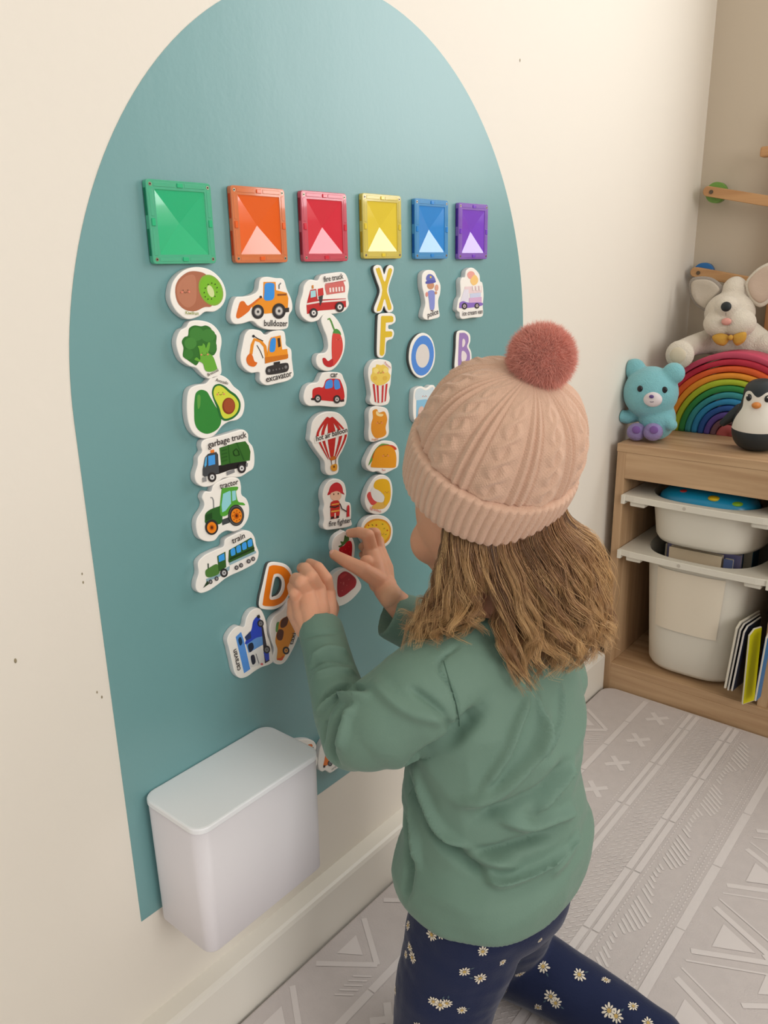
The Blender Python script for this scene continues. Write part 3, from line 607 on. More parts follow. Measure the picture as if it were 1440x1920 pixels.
magnet('red fire truck magnet with a ladder, top of the third column', '2',
  [(85, 880), (100, 830), (112, 770), (150, 735), (200, 740), (225, 705), (300, 690), (370, 685), (400, 715), (414, 780), (405, 850), (412, 905), (380, 950), (320, 965), (240, 975), (205, 1010), (150, 1022), (100, 990), (80, 940)],
  [('p', (196, 42, 44), [(124, 910), (130, 880), (150, 805), (190, 798), (200, 870), (390, 862), (392, 920), (330, 935), (210, 945), (128, 968)]), ('p', (170, 220, 226), [(152, 812), (186, 806), (188, 850), (152, 858)]),
   ('p', (206, 52, 52), [(200, 798), (236, 790), (240, 840), (202, 848)]), ('p', (216, 110, 104), [(248, 770), (372, 748), (384, 780), (384, 820), (260, 838), (250, 800)]), ('p', (240, 226, 220), [(125, 895), (205, 880), (390, 866), (390, 878), (205, 892), (126, 906)]),
   ('p', (60, 54, 58), [(204, 850), (235, 840), (230, 880), (215, 915)]), ('p', (212, 130, 50), [(158, 775), (170, 772), (172, 795), (160, 797)]), ('l', (196, 42, 44), 5, [(250, 765), (388, 742)])] +
  [('p', (248, 226, 220), [(276+k*20, 792-k*2), (288+k*20, 790-k*2), (290+k*20, 820-k*2), (278+k*20, 822-k*2)]) for k in range(5)] +
  [('w', 170, 960, 32, (236, 232, 228)), ('w', 345, 920, 34, (236, 232, 228)), ('t', TB, 'fire truck', 238, 752, 370, 728)])
magnet('curved red chili pepper magnet, below the fire truck', '2',
  [(225, 1010), (245, 968), (290, 965), (330, 1000), (365, 1060), (386, 1140), (378, 1225), (345, 1300), (300, 1345), (250, 1352), (205, 1325), (190, 1280), (205, 1238), (250, 1228), (272, 1190), (262, 1120), (242, 1070)],
  [('l', (90, 150, 70), 11, [(266, 1005), (280, 998), (292, 1020), (306, 1060), (318, 1085)]), ('s', (80, 150, 70), [(302, 1105), (310, 1075), (330, 1068), (352, 1088), (356, 1112), (330, 1108)]),
   ('s', (222, 74, 66), [(300, 1105), (322, 1100), (352, 1108), (368, 1160), (366, 1220), (340, 1280), (300, 1320), (296, 1260), (294, 1180)]),
   ('s', (196, 40, 48), [(232, 1268), (250, 1265), (270, 1285), (300, 1270), (300, 1318), (268, 1325), (240, 1305)]), ('f', 338, 1138, 10)])
magnet('red car magnet with blue windows, third in the third column', '3',
  [(970, 240), (985, 170), (1020, 140), (1065, 130), (1085, 90), (1110, 65), (1215, 68), (1242, 110), (1262, 170), (1260, 260), (1240, 295), (1180, 300), (1080, 292), (1000, 290)],
  [('s', (208, 44, 46), [(1028, 230), (1032, 180), (1070, 165), (1100, 165), (1118, 120), (1145, 108), (1205, 110), (1222, 130), (1240, 185), (1242, 245), (1200, 262), (1100, 255), (1030, 245)]),
   ('s', (74, 150, 236), [(1112, 160), (1124, 125), (1160, 115), (1166, 160), (1150, 172), (1118, 176)]), ('s', (74, 150, 236), [(1176, 118), (1204, 118), (1214, 150), (1214, 172), (1180, 178)]),
   ('p', (60, 40, 44), [(1018, 240), (1045, 238), (1045, 254), (1020, 252)]), ('p', (60, 40, 44), [(1215, 252), (1242, 246), (1242, 262), (1216, 265)]),
   ('w', 1064, 242, 27, (214, 210, 206)), ('w', 1192, 247, 28, (214, 210, 206)), ('t', TB, 'car', 1148, 98, 1195, 98)])
_b = [('e', (250, 246, 238), 1160, 480, 5, 5)]
def gore(x0, x1, x2, x3, col=(200, 44, 40)):                  # balloon gores: narrow at the top and the bottom
    return ('s', col, [(1140+x0*0.25, 385-abs(x0)*0.1), (1145+x1*0.25+8, 384-abs(x1)*0.1), (1158+x1, 460), (1158+x1, 520), (1160+x1*0.35, 640), (1160+x0*0.35, 640), (1158+x0, 520), (1158+x0, 460)])
magnet('red and white striped hot air balloon magnet, fourth in the third column', '3',
  [(1018, 470), (1030, 400), (1075, 350), (1140, 330), (1205, 340), (1250, 385), (1270, 450), (1262, 520), (1235, 590), (1205, 650), (1208, 720), (1190, 752), (1140, 760), (1115, 730), (1110, 670), (1075, 620), (1040, 570), (1025, 540), (1012, 520)],
  [gore(-26, 26, 0, 0), gore(-66, -46, 0, 0), gore(46, 66, 0, 0), gore(-96, -80, 0, 0), gore(80, 94, 0, 0),
   ('p', (250, 246, 238), [(1040, 505), (1265, 440), (1265, 480), (1045, 545)]), ('s', (206, 110, 40), [(1148, 640), (1180, 630), (1184, 650), (1152, 660)]), ('l', (120, 70, 40), 4, [(1154, 658), (1158, 690)]), ('l', (120, 70, 40), 4, [(1184, 650), (1184, 685)]),
   ('s', (232, 160, 48), [(1153, 694), (1190, 684), (1192, 722), (1172, 732), (1154, 722)]), ('e', (120, 70, 30), 1172, 702, 7, 8), ('t', TB, 'hot air balloon', 1052, 530, 1262, 468)])
magnet('fire fighter magnet showing a child in a red helmet with a hydrant, below the balloon', '3',
  [(1098, 900), (1110, 840), (1145, 795), (1200, 785), (1245, 815), (1258, 880), (1252, 935), (1285, 950), (1292, 1010), (1290, 1060), (1296, 1095), (1260, 1112), (1180, 1125), (1120, 1128), (1100, 1100), (1108, 1060), (1100, 1000), (1108, 960)],
  [('s', (196, 40, 50), [(1132, 895), (1140, 865), (1155, 828), (1190, 808), (1222, 825), (1234, 870), (1243, 890), (1190, 872)]), ('e', (245, 200, 170), 1186, 898, 38, 36), ('s', (210, 48, 56), [(1142, 880), (1150, 835), (1190, 812), (1225, 832), (1232, 878), (1190, 866)]),
   ('e', (90, 50, 40), 1172, 888, 4, 6), ('e', (90, 50, 40), 1202, 884, 4, 6), ('s', (206, 52, 46), [(1155, 940), (1205, 932), (1212, 985), (1205, 1040), (1155, 1048), (1150, 985)]), ('p', (240, 180, 80), [(1154, 1000), (1210, 992), (1210, 1002), (1154, 1010)]), ('p', (240, 180, 80), [(1156, 955), (1206, 947), (1206, 955), (1156, 963)]),
   ('p', (248, 240, 230), [(1176, 1015), (1184, 1013), (1184, 1045), (1176, 1046)]), ('l', (60, 48, 44), 9, [(1145, 972), (1180, 975), (1205, 965)]), ('p', (56, 36, 36), [(1152, 1040), (1172, 1036), (1172, 1052), (1150, 1056)]), ('p', (56, 36, 36), [(1188, 1034), (1206, 1032), (1206, 1046), (1188, 1050)]),
   ('l', (70, 44, 48), 7, [(1212, 950), (1225, 985), (1258, 1005)]), ('s', (206, 44, 50), [(1258, 1032), (1260, 975), (1266, 962), (1276, 970), (1276, 1030), (1280, 1036), (1256, 1040)]), ('t', TB, 'fire fighter', 1136, 1106, 1286, 1076)])
LY, LB, LP, LO = (226, 192, 50), (84, 142, 222), (160, 130, 190), (238, 128, 24)
kw = dict(th=0.0055, dark=True, group='letter magnets on the arch')
magnet('yellow letter X magnet, top of the fourth column', '2',
  [(578, 665), (595, 638), (625, 640), (640, 665), (652, 700), (668, 655), (690, 636), (714, 650), (712, 690), (692, 750), (680, 805), (695, 870), (712, 915), (708, 948), (680, 958), (662, 940), (650, 915), (636, 948), (615, 962), (588, 955), (584, 925), (605, 870), (622, 810), (600, 740)],
  [('s', LY, [(594, 672), (602, 660), (620, 660), (652, 750), (675, 672), (690, 658), (702, 668), (698, 690), (668, 800), (682, 860), (698, 920), (692, 938), (674, 935), (652, 865), (630, 935), (610, 948), (600, 935), (636, 805)])], smooth=4, name='letter_magnet', **kw)
magnet('yellow letter F magnet, under the X', '2',
  [(608, 1000), (615, 970), (650, 962), (700, 962), (724, 980), (726, 1020), (700, 1040), (680, 1046), (682, 1068), (708, 1072), (718, 1100), (705, 1135), (680, 1145), (664, 1165), (660, 1230), (640, 1262), (612, 1258), (602, 1225), (604, 1100)],
  [('p', LY, [(628, 985), (634, 980), (700, 980), (710, 988), (711, 1014), (704, 1022), (660, 1026), (658, 1084), (696, 1084), (704, 1092), (703, 1114), (696, 1122), (656, 1126), (650, 1235), (638, 1250), (624, 1248), (618, 1236)])], smooth=4, name='letter_magnet', **kw)
magnet('blue letter O magnet with a pale centre', '2',
  [(818, 1245), (835, 1160), (880, 1105), (930, 1098), (975, 1140), (994, 1225), (985, 1310), (945, 1375), (895, 1400), (850, 1370), (824, 1310)],
  [('e', LB, 908, 1248, 76, 136, 5), ('e', (226, 220, 214), 908, 1250, 46, 80, 3)], smooth=8, name='letter_magnet', **kw)
magnet('purple letter B magnet, under the ice cream van', '2',
  [(1134, 1200), (1138, 1110), (1152, 1082), (1195, 1080), (1228, 1105), (1232, 1150), (1222, 1185), (1238, 1225), (1238, 1290), (1215, 1335), (1170, 1350), (1138, 1345), (1126, 1320)],
  [('s', LP, [(1150, 1210), (1156, 1104), (1164, 1096), (1195, 1096), (1216, 1120), (1218, 1155), (1208, 1188), (1226, 1230), (1226, 1285), (1200, 1328), (1158, 1330), (1148, 1322)]),
   ('s', (236, 224, 226), [(1178, 1140), (1190, 1138), (1196, 1160), (1188, 1184), (1176, 1188)]), ('s', (236, 224, 226), [(1172, 1222), (1190, 1220), (1206, 1246), (1198, 1280), (1172, 1284)])], name='letter_magnet', **kw)
magnet('purple letter magnet mostly hidden behind the beanie', '7',
  [(130, 1640), (165, 1590), (270, 1515), (310, 1530), (318, 1590), (310, 1700), (260, 1790), (190, 1820), (130, 1800), (110, 1730)],
  [('s', LP, [(160, 1650), (190, 1615), (280, 1555), (298, 1580), (292, 1690), (240, 1770), (180, 1790), (150, 1720)])], name='letter_magnet', **kw)
magnet('orange letter D magnet with an open centre, beside the fingers', '4',
  [(330, 540), (355, 430), (380, 320), (400, 285), (450, 280), (520, 300), (558, 350), (566, 430), (545, 510), (500, 580), (440, 615), (370, 618), (330, 600)],
  [('ring', LO, [(354, 588), (352, 560), (370, 450), (392, 330), (404, 308), (440, 302), (505, 318), (548, 370), (552, 440), (530, 510), (490, 565), (440, 590), (400, 594)],
    [(400, 540), (406, 480), (424, 385), (438, 364), (474, 366), (503, 405), (505, 470), (474, 528), (432, 546)])],
  name='letter_magnet', holes=[[(416, 518), (436, 410), (450, 386), (472, 392), (488, 420), (484, 470), (462, 510), (434, 524)]], smooth=6, **kw)
magnet('popcorn magnet in a red striped box with a smiling face', '5',
  [(50, 200), (60, 130), (95, 80), (150, 65), (215, 75), (255, 100), (264, 150), (258, 220), (252, 290), (238, 350), (246, 420), (225, 470), (160, 485), (90, 475), (65, 440), (75, 380), (62, 290)],
  [('s', (240, 208, 96), [(72, 215), (85, 185), (88, 145), (115, 135), (125, 112), (165, 118), (185, 112), (210, 128), (232, 150), (230, 180), (248, 210), (240, 250), (215, 275), (180, 295), (130, 300), (95, 275), (75, 250)]),
   ('e', (248, 224, 130), 120, 170, 24, 24), ('e', (248, 224, 130), 205, 165, 22, 22), ('e', (230, 190, 80), 110, 235, 20, 20), ('e', (230, 190, 80), 200, 235, 20, 20),
   ('p', (240, 236, 230), [(88, 285), (150, 305), (222, 282), (205, 445), (150, 458), (110, 448)]), ('p', (206, 46, 50), [(88, 285), (106, 290), (120, 452), (108, 446)]), ('p', (206, 46, 50), [(122, 296), (140, 302), (146, 458), (132, 455)]), ('p', (206, 46, 50), [(170, 302), (188, 296), (180, 452), (166, 456)]), ('p', (206, 46, 50), [(204, 290), (222, 283), (206, 440), (194, 448)]),
   ('f', 160, 180, 20), ('t', (200, 90, 80), 'Popcorn', 192, 102, 244, 150)])
magnet('golden toast-shaped snack magnet with a bite and a smiling face, below the popcorn', '5',
  [(55, 560), (70, 510), (110, 488), (170, 492), (218, 510), (238, 560), (236, 640), (238, 720), (220, 765), (160, 790), (95, 810), (60, 795), (52, 730), (58, 650)],
  [('s', (232, 152, 46), [(78, 640), (92, 590), (88, 535), (105, 518), (130, 517), (145, 545), (190, 535), (210, 560), (220, 610), (206, 680), (212, 735), (180, 765), (120, 775), (90, 745), (76, 700)]),
   ('s', (250, 224, 160), [(118, 545), (130, 530), (145, 552), (185, 560), (170, 580), (130, 572)]), ('f', 150, 635, 19), ('t', (220, 150, 110), 'Nuggets', 80, 796, 138, 788)])
magnet('taco magnet with lettuce edges and a smiling face, middle of the fourth column', '5',
  [(28, 990), (55, 920), (95, 850), (150, 810), (220, 798), (285, 815), (322, 870), (328, 950), (318, 1030), (270, 1062), (225, 1085), (185, 1098), (140, 1075), (90, 1080), (40, 1050)],
  [('s', (110, 160, 70), [(55, 1020), (75, 950), (110, 880), (160, 830), (200, 825), (240, 838), (160, 870)]), ('s', (214, 70, 50), [(85, 960), (110, 890), (160, 845), (262, 838), (300, 880), (150, 900)]),
   ('s', (236, 158, 38), [(72, 1025), (90, 960), (118, 880), (170, 848), (240, 845), (285, 880), (302, 940), (300, 1010), (285, 1040), (180, 1042), (90, 1038)]), ('f', 205, 930, 20), ('t', (220, 120, 100), 'Taco', 168, 1070, 202, 1070)])
magnet('egg sandwich magnet with a smiling yellow face, below the taco', '5',
  [(20, 1350), (40, 1250), (85, 1160), (140, 1112), (200, 1108), (250, 1150), (270, 1230), (262, 1330), (235, 1410), (180, 1455), (110, 1460), (55, 1430)],
  [('s', (232, 186, 92), [(80, 1400), (130, 1350), (240, 1300), (235, 1350), (195, 1405), (130, 1415)]), ('s', (222, 84, 80), [(38, 1290), (70, 1260), (130, 1340), (90, 1378), (60, 1350)]),
   ('s', (238, 236, 230), [(72, 1255), (95, 1215), (150, 1250), (192, 1300), (180, 1350), (120, 1345), (85, 1310)]), ('s', (240, 186, 40), [(100, 1220), (112, 1165), (160, 1142), (220, 1150), (246, 1200), (250, 1300), (230, 1360), (190, 1375), (195, 1300), (150, 1250)]),
   ('f', 215, 1260, 15), ('t', (220, 120, 100), 'Egg sandwich', 62, 1412, 160, 1446)])
magnet('round yellow cheese pizza magnet behind the fingers, bottom of the fourth column', '5',
  [(-15, 1600), (5, 1530), (60, 1480), (130, 1465), (210, 1485), (262, 1545), (272, 1630), (250, 1710), (200, 1755), (130, 1775), (50, 1750), (0, 1690)],
  [('s', (232, 158, 40), [(8, 1610), (25, 1550), (80, 1510), (140, 1500), (210, 1520), (250, 1575), (252, 1640), (232, 1695), (180, 1735), (110, 1740), (40, 1710)]), ('s', (246, 200, 54), [(25, 1610), (38, 1560), (90, 1525), (140, 1516), (200, 1532), (236, 1580), (238, 1635), (215, 1680), (170, 1712), (110, 1715), (50, 1690)])] +
  [('e', (206, 90, 40), x, y, 7, 8) for x, y in ((52, 1560), (122, 1558), (220, 1605), (90, 1610), (160, 1670), (140, 1610))] + [('l', (90, 120, 40), 5, [(x, y), (x+12, y+6*k)]) for x, y, k in ((80, 1550, 2), (170, 1545, 1), (200, 1645, -1), (110, 1590, 2), (185, 1590, -1), (60, 1620, 1))] + [('f', 175, 1635, 13)])
magnet('police officer magnet under the sky blue tile', '2',
  [(905, 730), (912, 690), (945, 670), (985, 678), (1005, 715), (1030, 770), (1028, 830), (1015, 880), (1020, 940), (1024, 985), (990, 1000), (940, 1008), (912, 990), (915, 950), (928, 900), (918, 830), (908, 790)],
  [('s', (110, 116, 190), [(932, 735), (940, 705), (962, 698), (985, 715), (994, 745), (962, 760)]), ('e', (206, 150, 116), 962, 775, 24, 26), ('s', (86, 92, 176), [(930, 748), (962, 738), (994, 742), (990, 756), (935, 764)]), ('e', (245, 210, 80), 962, 718, 6, 7),
   ('s', (140, 150, 216), [(945, 815), (985, 812), (990, 865), (985, 935), (962, 938), (958, 938), (950, 870)]), ('e', (226, 150, 140), 936, 835, 9, 16), ('e', (226, 170, 150), 1002, 790, 12, 22), ('e', (206, 150, 116), 996, 825, 9, 10), ('l', (90, 60, 60), 6, [(962, 945), (974, 945)]), ('t', (90, 88, 90), 'police', 942, 992, 1014, 966)])
magnet('pastel ice cream van magnet under the violet tile', '7',
  [(120, 640), (135, 560), (165, 500), (160, 330), (185, 275), (220, 270), (235, 190), (290, 150), (345, 165), (405, 235), (415, 320), (445, 350), (460, 500), (450, 640), (455, 740), (425, 785), (300, 795), (190, 812), (155, 780), (150, 730), (118, 700)],
  [('s', (240, 170, 160), [(245, 240), (270, 200), (320, 200), (345, 240), (330, 300), (270, 290)]), ('s', (250, 206, 130), [(290, 300), (340, 240), (385, 290), (375, 350), (325, 378), (290, 340)]),
   ('p', (238, 214, 216), [(210, 395), (425, 380), (432, 400), (432, 470), (268, 480), (215, 470)]), ('p', (232, 228, 240), [(165, 560), (205, 430), (262, 430), (268, 600), (160, 600)]), ('p', (208, 214, 238), [(278, 485), (420, 470), (420, 530), (282, 540)]), ('p', (220, 180, 214), [(268, 540), (430, 525), (432, 600), (270, 620)]),
   ('s', (140, 110, 196), [(145, 640), (150, 600), (195, 580), (260, 600), (430, 600), (425, 640), (250, 668), (150, 668)]), ('w', 208, 645, 42, (200, 180, 190)), ('w', 368, 640, 36, (210, 190, 190))] +
  [('p', (250, 244, 238), [(310+k*42, 385-k*2), (330+k*42, 383-k*2), (334+k*42, 440), (312+k*42, 442)]) for k in range(3)] + [('t', (80, 76, 82), 'ice cream van', 180, 768, 438, 738)])
magnet('blue and white milk bag magnet with a sleeping face, partly behind the beanie', '5',
  [(462, 360), (485, 325), (530, 308), (575, 325), (610, 300), (645, 302), (658, 345), (650, 430), (640, 560), (600, 640), (520, 650), (465, 610), (455, 500)],
  [('s', (210, 226, 232), [(478, 350), (520, 325), (570, 345), (630, 315), (642, 360), (636, 430), (485, 435)]), ('p', (140, 196, 226), [(483, 435), (560, 425), (632, 432), (625, 560), (590, 620), (480, 610)]), ('f', 554, 395, 14), ('s', (222, 190, 176), [(500, 520), (520, 490), (545, 500), (560, 600), (500, 600)])])
magnet('blue caravan magnet turned on its side, left of the taxi', '4',
  [(100, 830), (130, 770), (175, 735), (220, 740), (235, 680), (265, 630), (310, 608), (345, 625), (375, 700), (385, 790), (405, 850), (420, 920), (425, 985), (395, 1010), (340, 1030), (290, 1060), (240, 1095), (190, 1105), (155, 1070), (135, 990), (115, 900)],
  [('p', (88, 152, 232), [(158, 812), (196, 776), (215, 830), (262, 1040), (218, 1070)]), ('p', (232, 230, 226), [(230, 870), (310, 820), (380, 985), (330, 1010), (265, 1030)]), ('p', (96, 150, 214), [(230, 860), (345, 795), (362, 860), (250, 925)]),
   ('s', (40, 70, 190), [(268, 765), (282, 700), (310, 668), (335, 690), (345, 740), (352, 800), (300, 820), (240, 860), (225, 850)]), ('p', (40, 60, 110), [(222, 812), (262, 770), (268, 820), (232, 838)]), ('p', (52, 50, 60), [(340, 740), (352, 735), (398, 980), (365, 1000)]), ('p', (40, 70, 190), [(355, 920), (392, 900), (396, 970), (372, 985)]),
   ('s', (30, 40, 62), [(245, 870), (275, 852), (285, 890), (258, 920)]), ('s', (36, 40, 58), [(264, 950), (288, 940), (298, 990), (276, 1006)]), ('s', (30, 60, 90), [(176, 830), (192, 812), (204, 850), (188, 872)]), ('l', (60, 66, 90), 4, [(300, 930), (322, 1000)]),
   ('e', (220, 110, 110), 342, 1004, 10, 8), ('w', 333, 715, 26, (120, 120, 124)), ('w', 376, 900, 28, (120, 120, 124)), ('p', K, [(305, 660), (322, 650), (330, 672), (312, 680)]), ('t', TB, 'caravan', 190, 1040, 158, 892)])
magnet('orange taxi cab magnet turned on its side, under the near hand', '4',
  [(400, 760), (412, 700), (440, 660), (490, 625), (520, 580), (540, 545), (580, 540), (640, 560), (650, 640), (625, 720), (610, 790), (585, 860), (550, 930), (515, 985), (480, 1008), (440, 1000), (420, 960), (435, 900), (415, 840)],
  [('s', (236, 150, 40), [(450, 970), (455, 900), (440, 840), (455, 760), (480, 690), (545, 650), (550, 600), (580, 590), (610, 660), (590, 740), (560, 820), (530, 890), (500, 960), (470, 975)]), ('s', (96, 50, 30), [(476, 740), (485, 690), (530, 668), (525, 720), (500, 745)]), ('s', (96, 50, 30), [(448, 800), (466, 758), (498, 770), (488, 830), (458, 832)]),
   ('s', (106, 160, 84), [(442, 770), (448, 715), (466, 705), (462, 730), (456, 772)]), ('s', (226, 90, 30), [(452, 965), (478, 960), (500, 940), (490, 975), (465, 978)]), ('w', 515, 908, 28, (236, 160, 60)), ('w', 575, 665, 26, (236, 160, 60)), ('t', TB, 'taxi cab', 560, 868, 610, 690)])
magnet('small orange excavator magnet half hidden behind the white bin', '6',
  [(-110, 420), (-60, 330), (40, 305), (130, 305), (190, 330), (220, 390), (205, 470), (235, 540), (225, 620), (190, 690), (150, 722), (60, 720), (-60, 690), (-110, 600)],
  [('s', (226, 120, 50), [(105, 375), (155, 360), (170, 385), (150, 410)]), ('s', (226, 120, 50), [(145, 540), (180, 525), (195, 560), (180, 610), (150, 600)]), ('p', K, [(165, 400), (182, 395), (172, 470)]), ('p', K, [(148, 610), (172, 630), (165, 665), (148, 660)])])
magnet('small orange camper car magnet beside the white bin, partly behind the elbow', '6',
  [(238, 600), (248, 500), (262, 410), (295, 340), (335, 295), (400, 300), (480, 380), (560, 450), (600, 540), (560, 620), (480, 660), (390, 715), (330, 685), (290, 700), (250, 670)],
  [('s', (234, 120, 30), [(300, 640), (315, 560), (330, 480), (352, 395), (420, 400), (480, 470), (520, 540), (460, 560), (380, 600), (330, 630)]), ('p', (232, 170, 140), [(330, 480), (345, 395), (365, 400), (350, 490)]), ('p', (56, 120, 226), [(358, 492), (376, 410), (420, 420), (450, 470), (400, 470)]), ('p', (40, 40, 44), [(300, 625), (325, 615), (325, 645), (302, 652)]),
   ('w', 383, 597, 34, (120, 120, 124)), ('t', TB, 'campervan', 400, 682, 520, 590, 0.0)])
sb = magnet('strawberry magnet pinched between thumb and finger of the far hand', '8',
  [(180, 500), (205, 400), (260, 340), (330, 300), (360, 285), (430, 330), (490, 400), (522, 500), (520, 620), (500, 720), (440, 740), (330, 700), (240, 650), (190, 590)],
  [('s', (190, 20, 36), [(285, 580), (300, 530), (360, 500), (400, 450), (450, 430), (480, 480), (480, 600), (462, 720), (420, 700), (340, 640)]), ('s', (74, 112, 56), [(275, 510), (320, 490), (305, 440), (350, 440), (370, 350), (400, 370), (430, 360), (435, 420), (400, 450), (360, 490), (300, 530)])] +
  [('e', (226, 90, 80), x, y, 5, 7) for x, y in ((330, 580), (380, 560), (430, 520), (400, 620), (440, 600), (440, 670), (360, 620))], x0=0.018, tilt=math.radians(14))
magnet('red half strawberry magnet below the pinched one', '8',
  [(165, 1020), (190, 950), (250, 890), (340, 850), (440, 870), (540, 950), (610, 1060), (620, 1140), (560, 1230), (460, 1330), (340, 1400), (240, 1410), (190, 1330), (170, 1180)],
  [('s', (178, 22, 40), [(262, 1000), (300, 930), (370, 890), (450, 920), (540, 1010), (530, 1110), (460, 1180), (370, 1250), (290, 1275), (258, 1200)]), ('e', (206, 90, 90), 352, 1070, 10, 24), ('s', (200, 50, 56), [(300, 960), (370, 920), (400, 940), (320, 1000)])] +
  [('e', (226, 110, 100), x, y, 5, 8) for x, y in ((310, 1060), (400, 1100), (330, 1180), (430, 1010))], x0=0.002, tilt=math.radians(6))

# ------------------------------------------------------------------ toys on top of the unit
plush_white = mat('plush_white', (226, 216, 200), rough=0.95, spec=0.1, sheen=0.4, bump=(420, 0.8, 0.003), var=(40, 0.05))
def fur(name, me, mats, parent, count, length, width, lean=0.4, seed=1, droop=(0, 0, -0.3), keep=None):
    """short pile: one mesh of thin tapering blades grown from a surface"""
    rr = np.random.RandomState(seed); me.calc_loop_triangles(); co = get_co(me)
    tri = np.array([t.vertices[:] for t in me.loop_triangles]); A, B, C = co[tri[:, 0]], co[tri[:, 1]], co[tri[:, 2]]
    nr = np.cross(B-A, C-A); ar = np.linalg.norm(nr, axis=1); pick = rr.choice(len(tri), count, p=ar/ar.sum())
    u = rr.rand(count, 1); v = rr.rand(count, 1); f = (u+v) > 1; u = np.where(f, 1-u, u); v = np.where(f, 1-v, v)
    P = A[pick]+(B-A)[pick]*u+(C-A)[pick]*v; N = nr[pick]/np.maximum(ar[pick][:, None], 1e-12)
    if keep is not None: k = keep(P); P, N = P[k], N[k]; count = len(P)
    D = N+rr.randn(count, 3)*lean+np.array(droop); D /= np.linalg.norm(D, axis=1)[:, None]
    L = length*(0.6+0.6*rr.rand(count, 1)); S = np.cross(D, rr.randn(count, 3)); S /= np.linalg.norm(S, axis=1)[:, None]
    mid = P+D*L*0.55; D2 = D+rr.randn(count, 3)*0.35+np.array(droop)*0.5; D2 /= np.linalg.norm(D2, axis=1)[:, None]; tip = mid+D2*L*0.5
    V = np.concatenate([P-S*width, P+S*width, mid-S*width*0.8, mid+S*width*0.8, tip]); n = count; i = np.arange(n)
    F = [(a, a+n, a+3*n, a+2*n) for a in i]+[(a+2*n, a+3*n, a+4*n) for a in i]
    m = mesh(name, V, F); m.polygons.foreach_set('use_smooth', [True]*len(m.polygons)); o = link(name, m, mats, parent); o['kind'] = 'stuff'; return o

# nested wooden rainbow, one arch inside the other
ARC = [('dark pink', (196, 74, 100)), ('crimson', (190, 44, 66)), ('orange red', (226, 96, 46)), ('golden orange', (236, 150, 50)), ('lime green', (176, 192, 50)), ('leaf green', (56, 140, 74)),
       ('teal', (60, 150, 156)), ('sky blue', (50, 140, 190)), ('royal blue', (44, 88, 160)), ('violet', (92, 72, 148)), ('mauve brown', (112, 78, 88)), ('dusty red', (176, 84, 84))]
RX, RR, RS = 0.1785, 0.170, 0.01335; RY0, RY1, RZ = 1.748, 1.812, UZ
for i, (cn, col) in enumerate(ARC):
    ro = RR-RS*i; ri = ro-RS+0.0016 if i < 11 else 0.0
    lab = {0: 'outermost dark pink wooden arch of the nested rainbow', 11: 'small solid dusty red half disc at the centre of the wooden rainbow'}.get(i, '%s wooden arch of the nested rainbow on the storage unit' % cn)
    n = 40; bm = bmesh.new(); R = []
    for k in range(n+1):
        a = math.pi*k/n; ca, sa = math.cos(a), math.sin(a)
        wob = 1+0.006*math.sin(5*a+i)
        sec = []
        bv = 0.0018
        for rr_, y in ((ri, RY0+bv), (ri+bv if ri else 0, RY0), (ro-bv, RY0), (ro, RY0+bv), (ro, RY1-bv), (ro-bv, RY1), (ri+bv if ri else 0, RY1), (ri, RY1-bv)):
            q = max(rr_, 0.0004)*(wob if rr_ > ro-RS*0.5 else 1); sec.append(Vector((RX+q*ca, y, RZ+0.0005+q*sa*1.02)))
        R.append(sec)
    add_loft(bm, R); bmesh.ops.recalc_face_normals(bm, faces=bm.faces)
    o = link('wooden_arch', bmm(bm), mat('stain_'+cn.replace(' ', '_'), col, rough=0.5, spec=0.4, var=(60, 0.12)), smooth=False)
    for p in o.data.polygons: p.use_smooth = len(p.vertices) == 4
    tag(o, lab, 'wooden arch', 'wooden rainbow arches')

# white plush dog lying over the rainbow
dg_ = thing('plush_dog', 'white plush bulldog with big grey ears leaning over the wooden rainbow', 'soft toy', (0.17, 1.86, UZ))
H = ony(1362, 592, 1.825)
bm = bmesh.new()
add_ball(bm, H+Vector((0, 0.02, 0.004)), (0.052, 0.045, 0.046)); add_ball(bm, ony(1378, 545, 1.86), (0.026, 0.03, 0.03))
add_ball(bm, ony(1350, 606, 1.80), (0.034, 0.03, 0.030)); add_ball(bm, ony(1386, 606, 1.80), (0.034, 0.03, 0.030)); add_ball(bm, ony(1364, 575, 1.79), (0.026, 0.024, 0.022))
add_chain(bm, [(Vector((0.18, 1.868, 0.60)), 0.045), (Vector((0.18, 1.868, 0.72)), 0.045), (H+Vector((0, 0.03, -0.02)), 0.036)])
add_chain(bm, [(ony(1400, 655, 1.855), 0.03), (ony(1330, 640, 1.85), 0.027), (ony(1296, 648, 1.80), 0.022), (ony(1273, 662, 1.74), 0.025)])
add_chain(bm, [(ony(1400, 655, 1.855), 0.03), (ony(1432, 650, 1.85), 0.026), (ony(1478, 660, 1.848), 0.022), (ony(1512, 690, 1.848), 0.022)])
me = remeshed(bm, 0.0028, 6); link('plush_body', me, plush_white, dg_, smooth=True)
pc = ony(1270, 666, 1.705)
bm = bmesh.new(); add_ball(bm, pc+Vector((0, 0.014, 0)), (0.0295, 0.02, 0.0295)); link('paw', bmm(bm), plush_white, dg_, smooth=True)
bm = bmesh.new(); add_ball(bm, pc+Vector((0.001, 0.0015, 0)), (0.0185, 0.009, 0.0185)); link('paw_pad', bmm(bm), mat('pad_cream', (214, 202, 178), rough=0.8), dg_, smooth=True)
